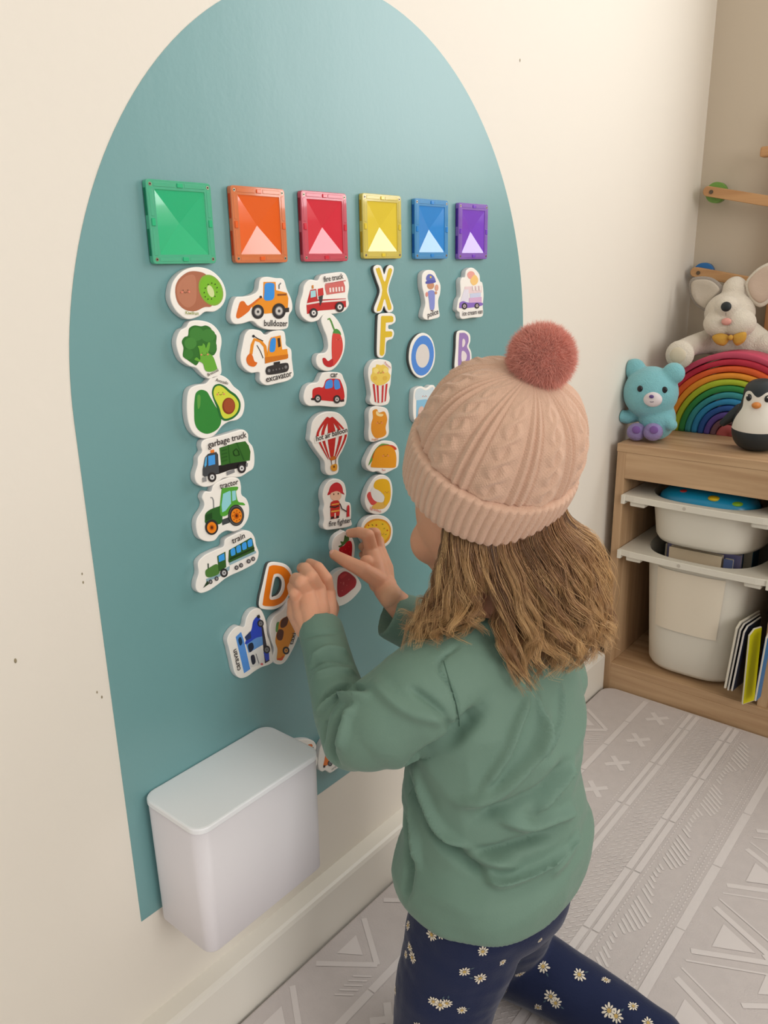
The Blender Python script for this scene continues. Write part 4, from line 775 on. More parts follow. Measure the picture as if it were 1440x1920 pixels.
def ear(pts, y, inner, outer, th=0.008):
    P = [ony(x, yy, y) for x, yy in pts]; P = spline(P, 5, True); c = sum(P, Vector())/len(P)
    for nm, k, dy, mm in (('ear', 1.0, 0.0, outer), ('ear_lining', 0.83, -0.0035, inner)):
        bm = bmesh.new(); Q = [c+(p-c)*k for p in P]
        add_loft(bm, [[c+(p-c)*s+Vector((0, dy+d, 0)) for p in Q] for s, d in ((0.0, 0.0018 if nm == 'ear_lining' else -0.001), (0.6, 0.0008 if nm == 'ear_lining' else -0.001), (0.9, -0.001), (1.0, 0.002), (0.97, th*0.7), (0.0, th))], cap=False)
        bmesh.ops.remove_doubles(bm, verts=bm.verts, dist=1e-6); bmesh.ops.recalc_face_normals(bm, faces=bm.faces); link(nm, bmm(bm), mm, dg_, smooth=True)
grey_plush = mat('plush_grey', (158, 148, 138), rough=0.95, sheen=0.3, bump=(420, 0.7, 0.003)); lining = mat('plush_lining', (196, 184, 168), rough=0.9, bump=(300, 0.4, 0.002)); pinkish = mat('plush_pinkish', (206, 184, 166), rough=0.9, bump=(300, 0.4, 0.002))
ear([(1292, 528), (1305, 519), (1335, 521), (1356, 540), (1345, 556), (1328, 578), (1322, 584), (1304, 572), (1293, 552)], 1.845, lining, grey_plush)
ear([(1397, 532), (1410, 512), (1428, 498), (1450, 490), (1462, 500), (1460, 530), (1446, 562), (1424, 576), (1404, 560)], 1.845, pinkish, plush_white)
ball('nose', ony(1361.5, 575, 1.766), (0.0105, 0.006, 0.010), mat('nose_black', (36, 42, 44), rough=0.5), dg_)
bm = bmesh.new(); a_, b_ = ony(1361, 586, 1.768), ony(1361, 592, 1.770); add_cyl(bm, a_, b_, 0.0005, seg=8); link('mouth_seam', bmm(bm), mat('seam_dark', (90, 74, 70)), dg_)
ball('tongue', ony(1362, 603, 1.768), (0.010, 0.006, 0.0075), mat('tongue_pink', (222, 158, 146), rough=0.8), dg_)
bow_m = mat('bow_mustard', (206, 158, 66), rough=0.85, bump=(300, 0.4, 0.002)); bw = None
for pts in ([(1368, 632), (1352, 625), (1335, 631), (1342, 644), (1358, 648)], [(1372, 632), (1385, 624), (1399, 624), (1396, 640), (1380, 648)]):
    P = spline([ony(x, y, 1.776) for x, y in pts], 5, True); c = sum(P, Vector())/len(P); bm = bmesh.new()
    add_loft(bm, [[c+(p-c)*s+Vector((0, d, 0)) for p in P] for s, d in ((0.05, -0.006), (0.6, -0.005), (0.93, -0.002), (1.0, 0.001), (0.9, 0.005), (0.05, 0.007))]); bmesh.ops.recalc_face_normals(bm, faces=bm.faces)
    link('bow_loop', bmm(bm), bow_m, dg_, smooth=True)
ball('bow_knot', ony(1370, 633, 1.770), (0.005, 0.005, 0.006), bow_m, dg_, 2)

# plain blue teddy bear (a generic soft toy)
bx, by = 0.076, 1.634
br = thing('teddy_bear', 'aqua blue plush teddy bear sitting at the left end of the storage unit', 'soft toy', (bx, by, UZ))
aq = mat('plush_aqua', (130, 192, 200), rough=0.95, sheen=0.35, bump=(420, 0.8, 0.003), var=(18, 0.14)); lil = mat('plush_lilac', (150, 134, 186), rough=0.95, sheen=0.3, bump=(420, 0.7, 0.003))
hc = ony(1220, 736, by-0.004)
bm = bmesh.new(); add_ball(bm, hc, (0.056, 0.048, 0.054)); add_ball(bm, Vector((bx-0.006, by, UZ+0.043)), (0.037, 0.034, 0.043))
add_chain(bm, [(ony(1192, 778, by), 0.015), (ony(1176, 782, by-0.01), 0.0145), (ony(1166, 780, by-0.02), 0.013)])
add_chain(bm, [(ony(1230, 780, by), 0.015), (ony(1248, 786, by-0.01), 0.0145), (ony(1259, 797, by-0.016), 0.012)])
for ex, ey in ((1190, 692), (1263, 700)): add_ball(bm, ony(ex, ey, by-0.002), (0.023, 0.017, 0.022))
me = remeshed(bm, 0.0026, 5); co = get_co(me); co[:, 0] = np.maximum(co[:, 0], 0.0015); set_co(me, co)
link('plush_body', me, aq, br, smooth=True); bbv = bvh_of(me)
def onbear(x, y, o=0.0):
    h = bbv.ray_cast(Vector(CAM), Vector(ray(x, y)).normalized()); return h[0]+h[1]*o
bm = bmesh.new()
for s, px in ((-1, 1194), (1, 1225)): add_ball(bm, ony(px, 804, by-0.032)+Vector((0, 0, 0.0)), (0.0195, 0.021, 0.0185))
me = bmm(bm); co = get_co(me); co[:, 2] += UZ-co[:, 2].min()+0.0002; set_co(me, co); link('feet', me, lil, br, smooth=True)
for px in (1193, 1226):
    ball('foot_pad', ony(px, 806, by-0.054), (0.009, 0.003, 0.008), mat('pad_purple', (126, 92, 160), rough=0.9), br)
ball('muzzle', onbear(1224, 749), (0.019, 0.012, 0.015), mat('plush_pale', (222, 212, 214), rough=0.9), br)
ball('nose', onbear(1224, 742)+Vector((0.002, -0.012, 0)), (0.0048, 0.003, 0.0036), mat('nose_grape', (92, 66, 130), rough=0.4), br)
for px, py in ((1200, 729), (1246, 731)): ball('eye', onbear(px, py), (0.0058, 0.004, 0.0066), mat('eye_black', (22, 20, 26), rough=0.12), br)
bm = bmesh.new(); P = [onbear(1224, 749)+Vector((0.002+k*0.003, -0.0118+abs(k)*0.0006, -0.004+abs(k)*0.0012)) for k in (-1.5, -0.5, 0.5, 1.5)]
for a, b in zip(P, P[1:]): add_cyl(bm, a, b, 0.0006, seg=8)
link('stitched_mouth', bmm(bm), mat('stitch_dark', (70, 48, 80)), br)
tg = bmesh.new(); add_box(tg, (0.012, by+0.004, UZ+0.0005), (0.036, by+0.0055, UZ+0.014), rot=Matrix.Rotation(0.25, 3, 'X')); link('fabric_tag', bmm(tg), mat('tag_white', (214, 208, 204)), br)

# black and white roly-poly penguin
px0, py0 = 0.262, 1.650
pn = thing('toy_penguin', 'black and white roly-poly penguin toy in front of the wooden rainbow', 'toy', (px0, py0, UZ))
prof = [(0.004, 0.0), (0.022, 0.002), (0.036, 0.010), (0.0445, 0.024), (0.0475, 0.040), (0.046, 0.058), (0.041, 0.076), (0.0355, 0.092), (0.0335, 0.104), (0.033, 0.114), (0.029, 0.126), (0.019, 0.135), (0.006, 0.1385)]
R = []; sp = spline([Vector((r, 0, z)) for r, z in prof], 4)
R = [ell((px0, py0, UZ+p.z), (1, 0, 0), (0, 1, 0), p.x, p.x*0.94, 56) for p in sp]
bm = bmesh.new(); add_loft(bm, R); bmesh.ops.recalc_face_normals(bm, faces=bm.faces)
link('body_shell', bmm(bm), mat('penguin_black', (40, 46, 50), rough=0.45), pn, smooth=True)
cdir = Vector((CAM[0]-px0, CAM[1]-py0, 0)).normalized()*0.92+Vector((-0.18, -0.3, 0)); cdir.normalize(); ang0 = math.atan2(cdir.y, cdir.x)
def pr(z):
    z = z-UZ; zs = [p.z for p in sp]; rs = [p.x for p in sp]; return float(np.interp(z, zs, rs))
def skin_patch(nm, outline, m, off=0.0006, n=26):             # a print wrapped onto the shell: outline in (angle, height)
    P = spline([Vector((a, b, 0)) for a, b in outline], 6, True); c = sum(P, Vector())/len(P); V = []; F = []; rings = 8
    for k in range(rings+1):
        for p in P:
            q = c+(p-c)*(k/rings); a = ang0+q.x; r = pr(UZ+q.y)+off; V.append((px0+r*math.cos(a), py0+r*0.94*math.sin(a), UZ+q.y))
    L = len(P)
    for k in range(rings):
        for i in range(L): F.append((k*L+i, (k+1)*L+i, (k+1)*L+(i+1) % L, k*L+(i+1) % L))
    me = mesh(nm, V, F); bm = bmesh.new(); bm.from_mesh(me); bmesh.ops.remove_doubles(bm, verts=bm.verts, dist=1e-7); bmesh.ops.recalc_face_normals(bm, faces=bm.faces)
    return link(nm, bmm(bm), m, pn, smooth=True)
pw = mat('penguin_white', (228, 222, 210), rough=0.45)
skin_patch('white_front', [(-1.12, 0.048), (-1.1, 0.043), (0, 0.040), (1.1, 0.043), (1.12, 0.048), (0.98, 0.066), (0.78, 0.084), (0.92, 0.100), (0.80, 0.114), (0.45, 0.117), (0.0, 0.107), (-0.45, 0.117), (-0.80, 0.114), (-0.92, 0.100), (-0.78, 0.084), (-0.98, 0.066)], pw)
for s in (-1, 1):
    a = ang0+s*0.50; r = pr(UZ+0.105)
    e = ball('eye', (px0+r*math.cos(a), py0+r*0.94*math.sin(a), UZ+0.105), (0.0056, 0.0056, 0.0070), mat('penguin_eye', (34, 34, 36), rough=0.15), pn); ball('eye_highlight', (px0+(r+0.005)*math.cos(a-0.03), py0+(r+0.005)*0.94*math.sin(a-0.03), UZ+0.1085), 0.0015, pw, e, 2)
r = pr(UZ+0.092)+0.003; ball('beak', (px0+r*math.cos(ang0), py0+r*0.94*math.sin(ang0), UZ+0.0925), (0.0085, 0.0085, 0.0062), mat('beak_orange', (206, 128, 56), rough=0.4), pn)
for s in (-1, 1):
    a = ang0+s*1.62; c0 = Vector((px0+0.036*math.cos(a), py0+0.036*math.sin(a), UZ+0.076)); c1 = Vector((px0+0.066*math.cos(a), py0+0.066*math.sin(a), UZ+0.046))
    bm = bmesh.new(); add_chain(bm, [(c0, 0.012), ((c0+c1)/2, 0.0105), (c1, 0.007)]); me = remeshed(bm, 0.0015, 4); link('flipper', me, mat('penguin_black', (0, 0, 0)), pn, smooth=True)

# wooden rack with coloured knobs on the back wall
pine = wood('rack_pine', (178, 130, 84), (206, 160, 110), axis=0)
rk = thing('wall_rack', 'pine climbing rack with round green and blue knobs on the back wall', 'wall rack', (0.2, 1.93, 0.5))
for (xa, ya, xb, yb, col, nm) in ((1330, 359, 1470, 382, (112, 158, 70), 'green'), (1306, 510, 1470, 541, (38, 110, 176), 'blue')):
    A, B = ony(xa, ya, 1.915), ony(xb, yb, 1.915); B = Vector((A.x+0.26, A.y, A.z+(B.z-A.z)*0.26/max(0.05, (B.x-A.x)))); d = (B-A).normalized(); h = 0.0105
    bm = bmesh.new(); up = Vector((-d.z, 0, d.x)); prof = [A+up*h*math.sin(t)-d*h*math.cos(t) for t in [math.pi*(-0.5+i/10) for i in range(11)]]+[B+up*h, B-up*h]
    add_loft(bm, [[p+Vector((0, y, 0)) for p in prof] for y in (-0.011, 0.011)]); bmesh.ops.recalc_face_normals(bm, faces=bm.faces); bmesh.ops.bevel(bm, geom=list(bm.edges), offset=0.001, segments=1, affect='EDGES')
    link('rung', bmm(bm), pine, rk)
    kc = A+d*0.010; o = cyl('knob', kc+Vector((0, 0.011, 0)), kc+Vector((0, 0.030, 0)), 0.0215, mat('knob_'+nm, col, rough=0.4), rk, seg=36); o['label'] = nm+' round knob'
    cyl('bolt', kc+Vector((-0.002, -0.0125, 0)), kc+Vector((-0.002, -0.010, 0)), 0.0042, mat('bolt_steel', (96, 84, 70), rough=0.4, metal=0.6), rk)
C0 = ony(1428, 286, 1.915); box('peg', (C0.x, 1.90, C0.z-0.010), (C0.x+0.10, 1.925, C0.z+0.010), pine, rk, 0.004)
P0 = ony(1433, 600, 1.925); box('upright', (P0.x, 1.925, 0.553), (P0.x+0.035, YW-0.001, 1.20), wood('rack_upright', (170, 116, 72), (196, 142, 94), axis=2), rk, 0.002)

# ------------------------------------------------------------------ the child kneeling at the wall
child = thing('person', 'kneeling child in a pink bobble hat, green top and navy daisy leggings placing magnets', 'person', (0.29, 0.65, 0.0))
skin = mat('skin', (226, 166, 134), rough=0.5, spec=0.35, sss=0.25, bump=(260, 0.25, 0.0012), var=(22, 0.07))
def c4(x, y, X): return onx(400+x/CR_['4'][2], 980+y/CR_['4'][2], X)
def c8(x, y, X): return onx(600+x/8, 960+y/8, X)
HEADC = at(906, 955, 0.865)
FD = Vector((-0.93, 0.27, -0.24)).normalized(); FL = Vector((0, 0, 1)).cross(FD).normalized(); FU = FD.cross(FL).normalized()
def hf(f, l, u): return HEADC+FD*f+FL*l+FU*u
EL_L, EL_R = at(666, 1380, 0.807), at(850, 1200, 0.985)
CU_L = onx(600, 1176, 0.080); UPL = at(642, 1330, 0.835); MIDL = at(621, 1255, 0.875); CU_R = onx(727, 1150, 0.112); E_R = EL_R
SH_L, SH_R = at(860, 1268, 0.83), at(1000, 1262, 0.93)
bm = bmesh.new()
Rh = Matrix((FD, FL, FU)).transposed()
add_ball(bm, HEADC, (0.080, 0.070, 0.080), 4, Rh)
add_ball(bm, hf(0.045, 0, -0.045), (0.040, 0.046, 0.040), 3, Rh)      # jaw
for s in (-1, 1): add_ball(bm, hf(0.052, s*0.034, -0.030), 0.027, 3); add_ball(bm, hf(-0.036, s*0.063, -0.004), (0.013, 0.007, 0.017), 3, Rh)   # cheeks, ears
add_ball(bm, hf(0.089, 0, -0.012), (0.010, 0.008, 0.009), 3, Rh); add_chain(bm, [(hf(0.082, 0, 0.012), 0.005), (hf(0.089, 0, -0.010), 0.006)])
for u_, r_ in ((-0.036, 0.0055), (-0.043, 0.006)): add_chain(bm, [(hf(0.080, -0.014, u_), r_*0.7), (hf(0.085, 0, u_), r_), (hf(0.080, 0.014, u_), r_*0.7)])
add_ball(bm, hf(0.072, 0, -0.066), 0.016, 3)
add_chain(bm, [(hf(-0.022, 0, -0.05), 0.036), (Vector((0.268, 0.684, 0.545)), 0.036), (Vector((0.272, 0.678, 0.50)), 0.046)])
add_chain(bm, [(SH_L, 0.032), (Vector((0.272, 0.678, 0.485)), 0.045), (SH_R, 0.032)])
add_chain(bm, [(Vector((0.275, 0.672, 0.47)), 0.060), (Vector((0.285, 0.66, 0.36)), 0.062), (Vector((0.298, 0.65, 0.27)), 0.060)])
WR_L = c4(735, 790, 0.084); WR_R = c8(985, 1160, 0.094)
add_chain(bm, [(SH_L, 0.032), (at(725, 1345, 0.80), 0.028), (EL_L, 0.021), (UPL, 0.020), (MIDL, 0.018), (CU_L, 0.0165)]); add_chain(bm, [(SH_R, 0.032), (E_R, 0.024), (CU_R*0.5+E_R*0.5, 0.021), (c8(1080, 1290, .116), 0.0150)])
KN_L, KN_R, AN_R = onz(812, 1990, 0.052), onz(938, 1786, 0.052), onz(1232, 1945, 0.036)
HP_L, HP_R = Vector((0.292, 0.602, 0.27)), Vector((0.312, 0.692, 0.26))
AN_L = KN_L+Vector((0.19, 0.03, -0.016))
for hp, kn, an in ((HP_L, KN_L, AN_L), (HP_R, KN_R, AN_R)):
    d = (an-kn).normalized(); add_chain(bm, [(hp+Vector((0.006, 0.004, -0.028)), 0.046), (kn, 0.040), (kn*0.6+an*0.4, 0.036), (an, 0.024)]); add_chain(bm, [(an+Vector((0, 0, 0.004)), 0.023), (an+d*0.035+Vector((0, 0, -0.006)), 0.021), (an+d*0.085+Vector((0, 0, -0.018)), 0.0145)]); sd = d.cross(Vector((0, 0, 1)))
    for q in (-2, -1, 0, 1, 2): add_chain(bm, [(an+d*0.085+sd*q*0.007+Vector((0, 0, -0.020)), 0.0075), (an+d*(0.108-abs(q+1)*0.004)+sd*q*0.0078+Vector((0, 0, -0.024)), 0.0062)])
body = remeshed(bm, 0.0032, 6)
co = get_co(body)
# the hands, at a finer grain, joined to the same mesh
bmL = bmesh.new()
mcpL = [c4(812, 505, .052), c4(742, 478, .058), c4(668, 500, .057), c4(608, 565, .050)]
wrL = [c4(785, 755, .082), c4(752, 765, .086), c4(716, 775, .086), c4(688, 780, .080)]
for w_, m_ in zip(wrL, mcpL): add_chain(bmL, [(w_, 0.0112), (w_*0.45+m_*0.55, 0.0132), (m_, 0.0102)])
for w_, m_ in zip(wrL, mcpL): add_chain(bmL, [(w_+Vector((-.010, 0, 0)), 0.010), (w_*0.4+m_*0.6+Vector((-.012, 0, -0.002)), 0.011), (m_+Vector((-.008, 0, -.002)), 0.008)])
add_chain(bmL, [(sum(wrL, Vector())/4, 0.0168), (CU_L, 0.0165), (CU_L*0.6+MIDL*0.4, 0.0165)])
FL_ = [[(mcpL[0], .0094), (c4(796, 400, .052), .0086), (c4(742, 322, .037), .0078), (c4(688, 292, .022), .0066)],
       [(mcpL[1], .0094), (c4(694, 386, .060), .0088), (c4(652, 328, .043), .0078), (c4(630, 322, .026), .0066)],
       [(mcpL[2], .0090), (c4(622, 424, .058), .0084), (c4(588, 398, .043), .0074), (c4(574, 412, .027), .0062)],
       [(mcpL[3], .0082), (c4(580, 500, .052), .0076), (c4(564, 456, .040), .0068), (c4(562, 450, .028), .0058)]]
for f in FL_: add_chain(bmL, f, 16)
add_chain(bmL, [(c4(790, 700, .070), .0130), (c4(838, 610, .048), .0100), (c4(826, 540, .026), .0080), (c4(770, 500, .016), .0068)], 16)
hL = remeshed(bmL, 0.00105, 9, 0.5)
bmR = bmesh.new()
mcpR = [c8(775, 575, .060), c8(845, 560, .054), c8(900, 600, .046), c8(930, 670, .038)]
wrR = [c8(925, 1120, .094), c8(960, 1105, .092), c8(990, 1090, .086), c8(1012, 1075, .078)]
for w_, m_ in zip(wrR, mcpR): add_chain(bmR, [(w_, 0.0098), (w_*0.45+m_*0.55, 0.0120), (m_, 0.0090)])
for w_, m_ in zip(wrR, mcpR): add_chain(bmR, [(w_+Vector((-.008, 0, 0)), 0.009), (w_*0.4+m_*0.6+Vector((-.010, 0, -0.002)), 0.010), (m_+Vector((-.006, 0, -.003)), 0.007)])
add_chain(bmR, [(sum(wrR, Vector())/4, 0.0150), (WR_R, 0.0150), (c8(1080, 1290, .116), 0.0150)])
TH_ = [(c8(900, 1040, .092), .0110), (c8(660, 880, .077), .0100), (c8(400, 745, .056), .0082), (c8(215, 640, .037), .0064)]
FR_ = [[(mcpR[0], .0088), (c8(722, 350, .060), .0080), (c8(585, 302, .046), .0068), (c8(462, 318, .034), .0060)],
       [(mcpR[1], .0086), (c8(826, 318, .053), .0074), (c8(770, 310, .034), .0068), (c8(690, 400, .020), .0060)],
       [(mcpR[2], .0080), (c8(880, 430, .038), .0072), (c8(760, 470, .024), .0066), (c8(640, 520, .017), .0060)],
       [(mcpR[3], .0074), (c8(890, 590, .025), .0066), (c8(740, 590, .017), .0060), (c8(640, 640, .013), .0054)], TH_]
for f in FR_: add_chain(bmR, f, 16)
add_ball(bmR, c8(700, 760, .068), 0.0095)                              # web between thumb and index
hR = remeshed(bmR, 0.0010, 8, 0.5)
bmj = bmesh.new()
for m_ in (body, hL, hR): bmj.from_mesh(m_)
for v_ in bmj.verts: v_.co.z = max(v_.co.z, 0.0012)
bo = link('body', bmm(bmj), skin, child, smooth=True)
nail = mat('nail', (236, 176, 154), rough=0.3, coat=0.3)
def add_nail(tip, prev, r, up):
    d = (Vector(tip)-Vector(prev)).normalized(); n = (Vector(up)-d*Vector(up).dot(d)).normalized(); s = d.cross(n)
    ball('nail', Vector(tip)+n*r*0.72+d*r*0.2, (r*0.75, r*0.6, r*0.30), nail, child, 2, Matrix((d, s, n)).transposed())
add_nail(TH_[3][0], TH_[2][0], .0062, (0.7, -0.6, 0.5)); add_nail(FR_[0][3][0], FR_[0][2][0], .0058, (0.5, -0.2, 0.9))
for f in FL_[:2]: add_nail(f[3][0], f[2][0], .0058, (0.3, -0.2, 1.0))
eye_w = mat('eye_white', (236, 232, 228), rough=0.15); iris = mat('iris_brown', (84, 58, 38), rough=0.1)
for s in (-1, 1):
    e = ball('eye', hf(0.060, s*0.030, 0.004), 0.0125, eye_w, child); ball('iris', hf(0.0690, s*0.0310, 0.003), (0.0052, 0.0052, 0.0052), iris, e, 2)
    bm = bmesh.new(); add_chain(bm, [(hf(0.0735, s*0.018, 0.022), 0.0016), (hf(0.0685, s*0.032, 0.025), 0.0020), (hf(0.0575, s*0.045, 0.021), 0.0013)]); link('eyebrow', bmm(bm), mat('brow', (98, 70, 46), rough=0.8), child, smooth=True)

# ---- leggings
navy = mat('leggings_navy', (34, 42, 72), rough=0.85, spec=0.2, sheen=0.25, bump=(500, 0.3, 0.001))
bm = bmesh.new()
add_ball(bm, (0.305, 0.648, 0.252), (0.076, 0.090, 0.066), 4)
add_chain(bm, [(HP_L+Vector((0.006, 0.004, -0.020)), 0.066), (HP_L*0.5+KN_L*0.5+Vector((0, 0, 0.0)), 0.058), (KN_L, 0.048), (KN_L*0.62+AN_L*0.38, 0.044), (AN_L, 0.031)])
add_chain(bm, [(HP_R+Vector((-0.004, -0.004, -0.022)), 0.060), (HP_R*0.5+KN_R*0.5, 0.056), (KN_R, 0.048), (KN_R*0.75+AN_R*0.25+Vector((0, 0, 0.004)), 0.0475), (KN_R*0.45+AN_R*0.55, 0.043), (AN_R, 0.031)])
leg = remeshed(bm, 0.0035, 8)
co = get_co(leg); no = get_no(leg)
for i in range(len(co)):
    p = Vector(co[i]); d = mnoise.noise(p*24)*0.0016+abs(mnoise.noise(Vector((p.x*18, p.y*18, p.z*60))))*0.0014*(1 if p.z > 0.1 else 0.6)
    co[i] += no[i]*d
co[:, 2] = np.maximum(co[:, 2], 0.0012); set_co(leg, co)
lo_ = link('leggings', leg, navy, child, smooth=True); lbvh = bvh_of(leg)
V, F, MI = [], [], []
def daisy(pc, pn, r, seed):
    rr = random.Random(seed); n = Vector(pn).normalized(); a = n.orthogonal().normalized(); b = n.cross(a); a0 = rr.random()*6
    sq = 0.72+0.28*rr.random()
    def P(q, off):
        w = Vector(pc)+a*q[0]+b*q[1]*sq; h = lbvh.find_nearest(w)
        return (h[0]+h[1]*off) if h[0] is not None else w
    k = 10
    for i in range(k):
        t = a0+2*math.pi*i/k; L = r*(0.8+0.3*rr.random()); q = [(0.25, 0), (0.6, 0.16), (0.95, 0.12), (1.05, 0), (0.95, -0.12), (0.6, -0.16)]; i0 = len(V)
        for x, y in q: V.append(P(((x*math.cos(t)-y*math.sin(t))*L, (x*math.sin(t)+y*math.cos(t))*L), 0.0007))
        F.append(tuple(range(i0, i0+6))); MI.append(0)
    i0 = len(V)
    for i in range(8): V.append(P((r*0.3*math.cos(i*math.pi/4), r*0.3*math.sin(i*math.pi/4)), 0.0010))
    F.append(tuple(range(i0, i0+8))); MI.append(1)
    if rr.random() < 0.7:                                   # little leaf
        t = a0+1; i0 = len(V)
        for x, y in ((0.9, 0), (1.3, 0.15), (1.7, 0), (1.3, -0.15)): V.append(P(((x*math.cos(t)-y*math.sin(t))*r, (x*math.sin(t)+y*math.cos(t))*r), 0.0005))
        F.append(tuple(range(i0, i0+4))); MI.append(2)
seen = [(766, 1735, 9), (810, 1752, 12), (826, 1750, 10), (769, 1775, 9), (762, 1790, 9), (774, 1795, 10), (905, 1783, 10), (871, 1821, 12), (900, 1833, 12), (742, 1856, 9), (813, 1877, 10), (826, 1883, 12), (838, 1880, 10), (866, 1893, 9), (785, 1925, 10),
        (988, 1745, 8), (1014, 1715, 7), (942, 1803, 7), (975, 1826, 10), (1018, 1812, 11), (1033, 1868, 11), (1042, 1880, 10), (1009, 1888, 8), (1086, 1828, 11), (1142, 1895, 12), (1155, 1905, 11), (1187, 1887, 9), (1215, 1918, 9), (1012, 1762, 6), (1136, 1838, 8)]
k = 0; done = []
for x, y, r in seen:
    h = lbvh.ray_cast(Vector(CAM), Vector(ray(x, y)).normalized())
    if h[0] is not None: daisy(h[0], h[1], r*0.95*((h[0]-Vector(CAM)).length)/FPX, k); done.append(h[0].copy()); k += 1
rr = random.Random(5); vs = leg.vertices
for t_ in range(900):
    v_ = vs[rr.randrange(len(vs))]
    if v_.co.z < 0.02 or v_.co.z > 0.24: continue
    toc = Vector(CAM)-v_.co; h = lbvh.ray_cast(Vector(CAM), -toc.normalized())
    if h[0] is not None and (h[0]-v_.co).length < 0.02: continue           # the seen side is already done
    if min((v_.co-d).length for d in done) > 0.032: daisy(v_.co, v_.normal, 0.0065, k); done.append(v_.co.copy()); k += 1
me = mesh('daisies', V, F); me.polygons.foreach_set('material_index', MI)
o = link('printed_daisies', me, [mat('daisy_cream', (232, 222, 204), rough=0.8), mat('daisy_eye', (196, 164, 96), rough=0.8), mat('daisy_leaf', (74, 92, 104), rough=0.8)], child)
for p in o.data.polygons: p.material_index = MI[p.index]

# ---- green top
green = mat('jersey_green', (110, 139, 124), rough=0.65, spec=0.35, sheen=0.15, bump=(650, 0.25, 0.0008), var=(14, 0.05))
LA = Vector((0.10, 0.99, 0.02)).normalized(); FA = Vector((0.99, -0.10, 0)).normalized()
bm = bmesh.new()
TR = [(0.562, (0.264, 0.680), 0.038, 0.034), (0.545, (0.266, 0.680), 0.050, 0.042), (0.528, (0.267, 0.681), 0.078, 0.054), (0.505, (0.270, 0.680), 0.104, 0.064), (0.47, (0.275, 0.676), 0.110, 0.074), (0.42, (0.282, 0.670), 0.106, 0.080),
      (0.37, (0.286, 0.664), 0.103, 0.080), (0.33, (0.290, 0.659), 0.107, 0.083), (0.31, (0.296, 0.653), 0.113, 0.090), (0.292, (0.297, 0.648), 0.113, 0.092), (0.277, (0.296, 0.646), 0.111, 0.090), (0.273, (0.296, 0.646), 0.109, 0.088)]
add_loft(bm, [ell((c[0], c[1], z), LA, FA, a, b, 48, 2.2) for z, c, a, b in TR]); bmesh.ops.recalc_face_normals(bm, faces=bm.faces)
def add_sleeve(bm, pts):
    add_chain(bm, pts[:-1]); (a, ra), (b, rb) = pts[-2], pts[-1]; add_cyl(bm, a, b, ra, rb, 28)
add_sleeve(bm, [(at(905, 1262, 0.845), 0.060), (at(850, 1272, 0.822), 0.058), (at(790, 1308, 0.802), 0.053), (at(725, 1345, 0.797), 0.045), (at(690, 1368, 0.798), 0.037), (at(667, 1381, 0.808), 0.0295), (UPL, 0.0278), (MIDL, 0.0262), (CU_L, 0.0262)])
add_sleeve(bm, [(at(1005, 1265, 0.925), 0.054), (at(930, 1230, 0.95), 0.048), (E_R, 0.040), (CU_R*0.55+E_R*0.45, 0.034), (CU_R, 0.0290)])
cutL = bmesh.new(); d = (CU_L-MIDL).normalized(); add_cyl(cutL, CU_L-d*0.022, CU_L+d*0.02, 0.0212, 0.0212, 32)
cutR = bmesh.new(); d = (CU_R-E_R).normalized(); add_cyl(cutR, CU_R-d*0.035, CU_R+d*0.02, 0.0252, 0.0252, 32)
shirt = remeshed(bm, 0.0029, 7, 0.5, (cutL, cutR))
sbvh = bvh_of(shirt)
FOLDS = [  # photographed folds: (width px, height m, points)
 (17, -0.0075, [(745, 1432), (790, 1412), (845, 1385), (868, 1362), (900, 1330)]), (12, -0.006, [(760, 1440), (790, 1500), (820, 1560), (870, 1610), (920, 1640)]), (12, 0.005, [(785, 1440), (805, 1500), (840, 1560), (900, 1600), (960, 1618)]),
 (14, 0.006, [(870, 1500), (930, 1480), (985, 1420), (1020, 1340)]), (10, 0.004, [(905, 1475), (940, 1420), (965, 1360), (985, 1310)]), (13, 0.005, [(1000, 1520), (1040, 1470), (1065, 1430)]),
 (16, -0.005, [(890, 1530), (950, 1510), (1010, 1480), (1050, 1430)]), (12, 0.005, [(935, 1530), (990, 1545), (1040, 1530), (1068, 1515)]), (13, -0.006, [(840, 1580), (900, 1595), (960, 1585), (1030, 1560)]),
 (10, 0.006, [(910, 1630), (930, 1655), (960, 1650), (1010, 1625), (1050, 1590)]), (12, 0.004, [(1020, 1640), (1050, 1610), (1075, 1560)]), (12, -0.005, [(760, 1450), (765, 1520), (775, 1600), (770, 1680)]), (10, 0.004, [(775, 1460), (785, 1540), (790, 1620)]),
 (9, -0.0045, [(600, 1330), (615, 1305), (640, 1290), (682, 1292)]), (9, 0.004, [(600, 1345), (620, 1322), (650, 1308), (690, 1305)]), (10, -0.0060, [(652, 1330), (635, 1360), (628, 1395), (636, 1425)]), (9, 0.004, [(665, 1325), (650, 1360), (642, 1400)]), (9, -0.003, [(618, 1350), (612, 1385), (618, 1410)]),
 (8, 0.003, [(585, 1235), (615, 1218), (650, 1225)]), (8, -0.003, [(583, 1250), (615, 1234), (655, 1243)]), (7, 0.0025, [(590, 1270), (625, 1258), (662, 1262)]), (6, -0.0018, [(568, 1196), (600, 1187), (638, 1186)]),
 (4, -0.0016, [(860, 1210), (822, 1248), (850, 1300), (862, 1370)]), (14, 0.003, [(700, 1280), (760, 1330), (840, 1350)]), (10, -0.003, [(770, 1290), (820, 1330), (850, 1372)]), (9, 0.003, [(1000, 1300), (1010, 1360), (990, 1420)]), (8, 0.003, [(1050, 1290), (1045, 1350), (1020, 1410)])]
co = get_co(shirt); no = get_no(shirt); dep = np.zeros(len(co)); cf = np.array(CF)
vis = ((np.array(CAM)-co)*no).sum(1) > -0.02
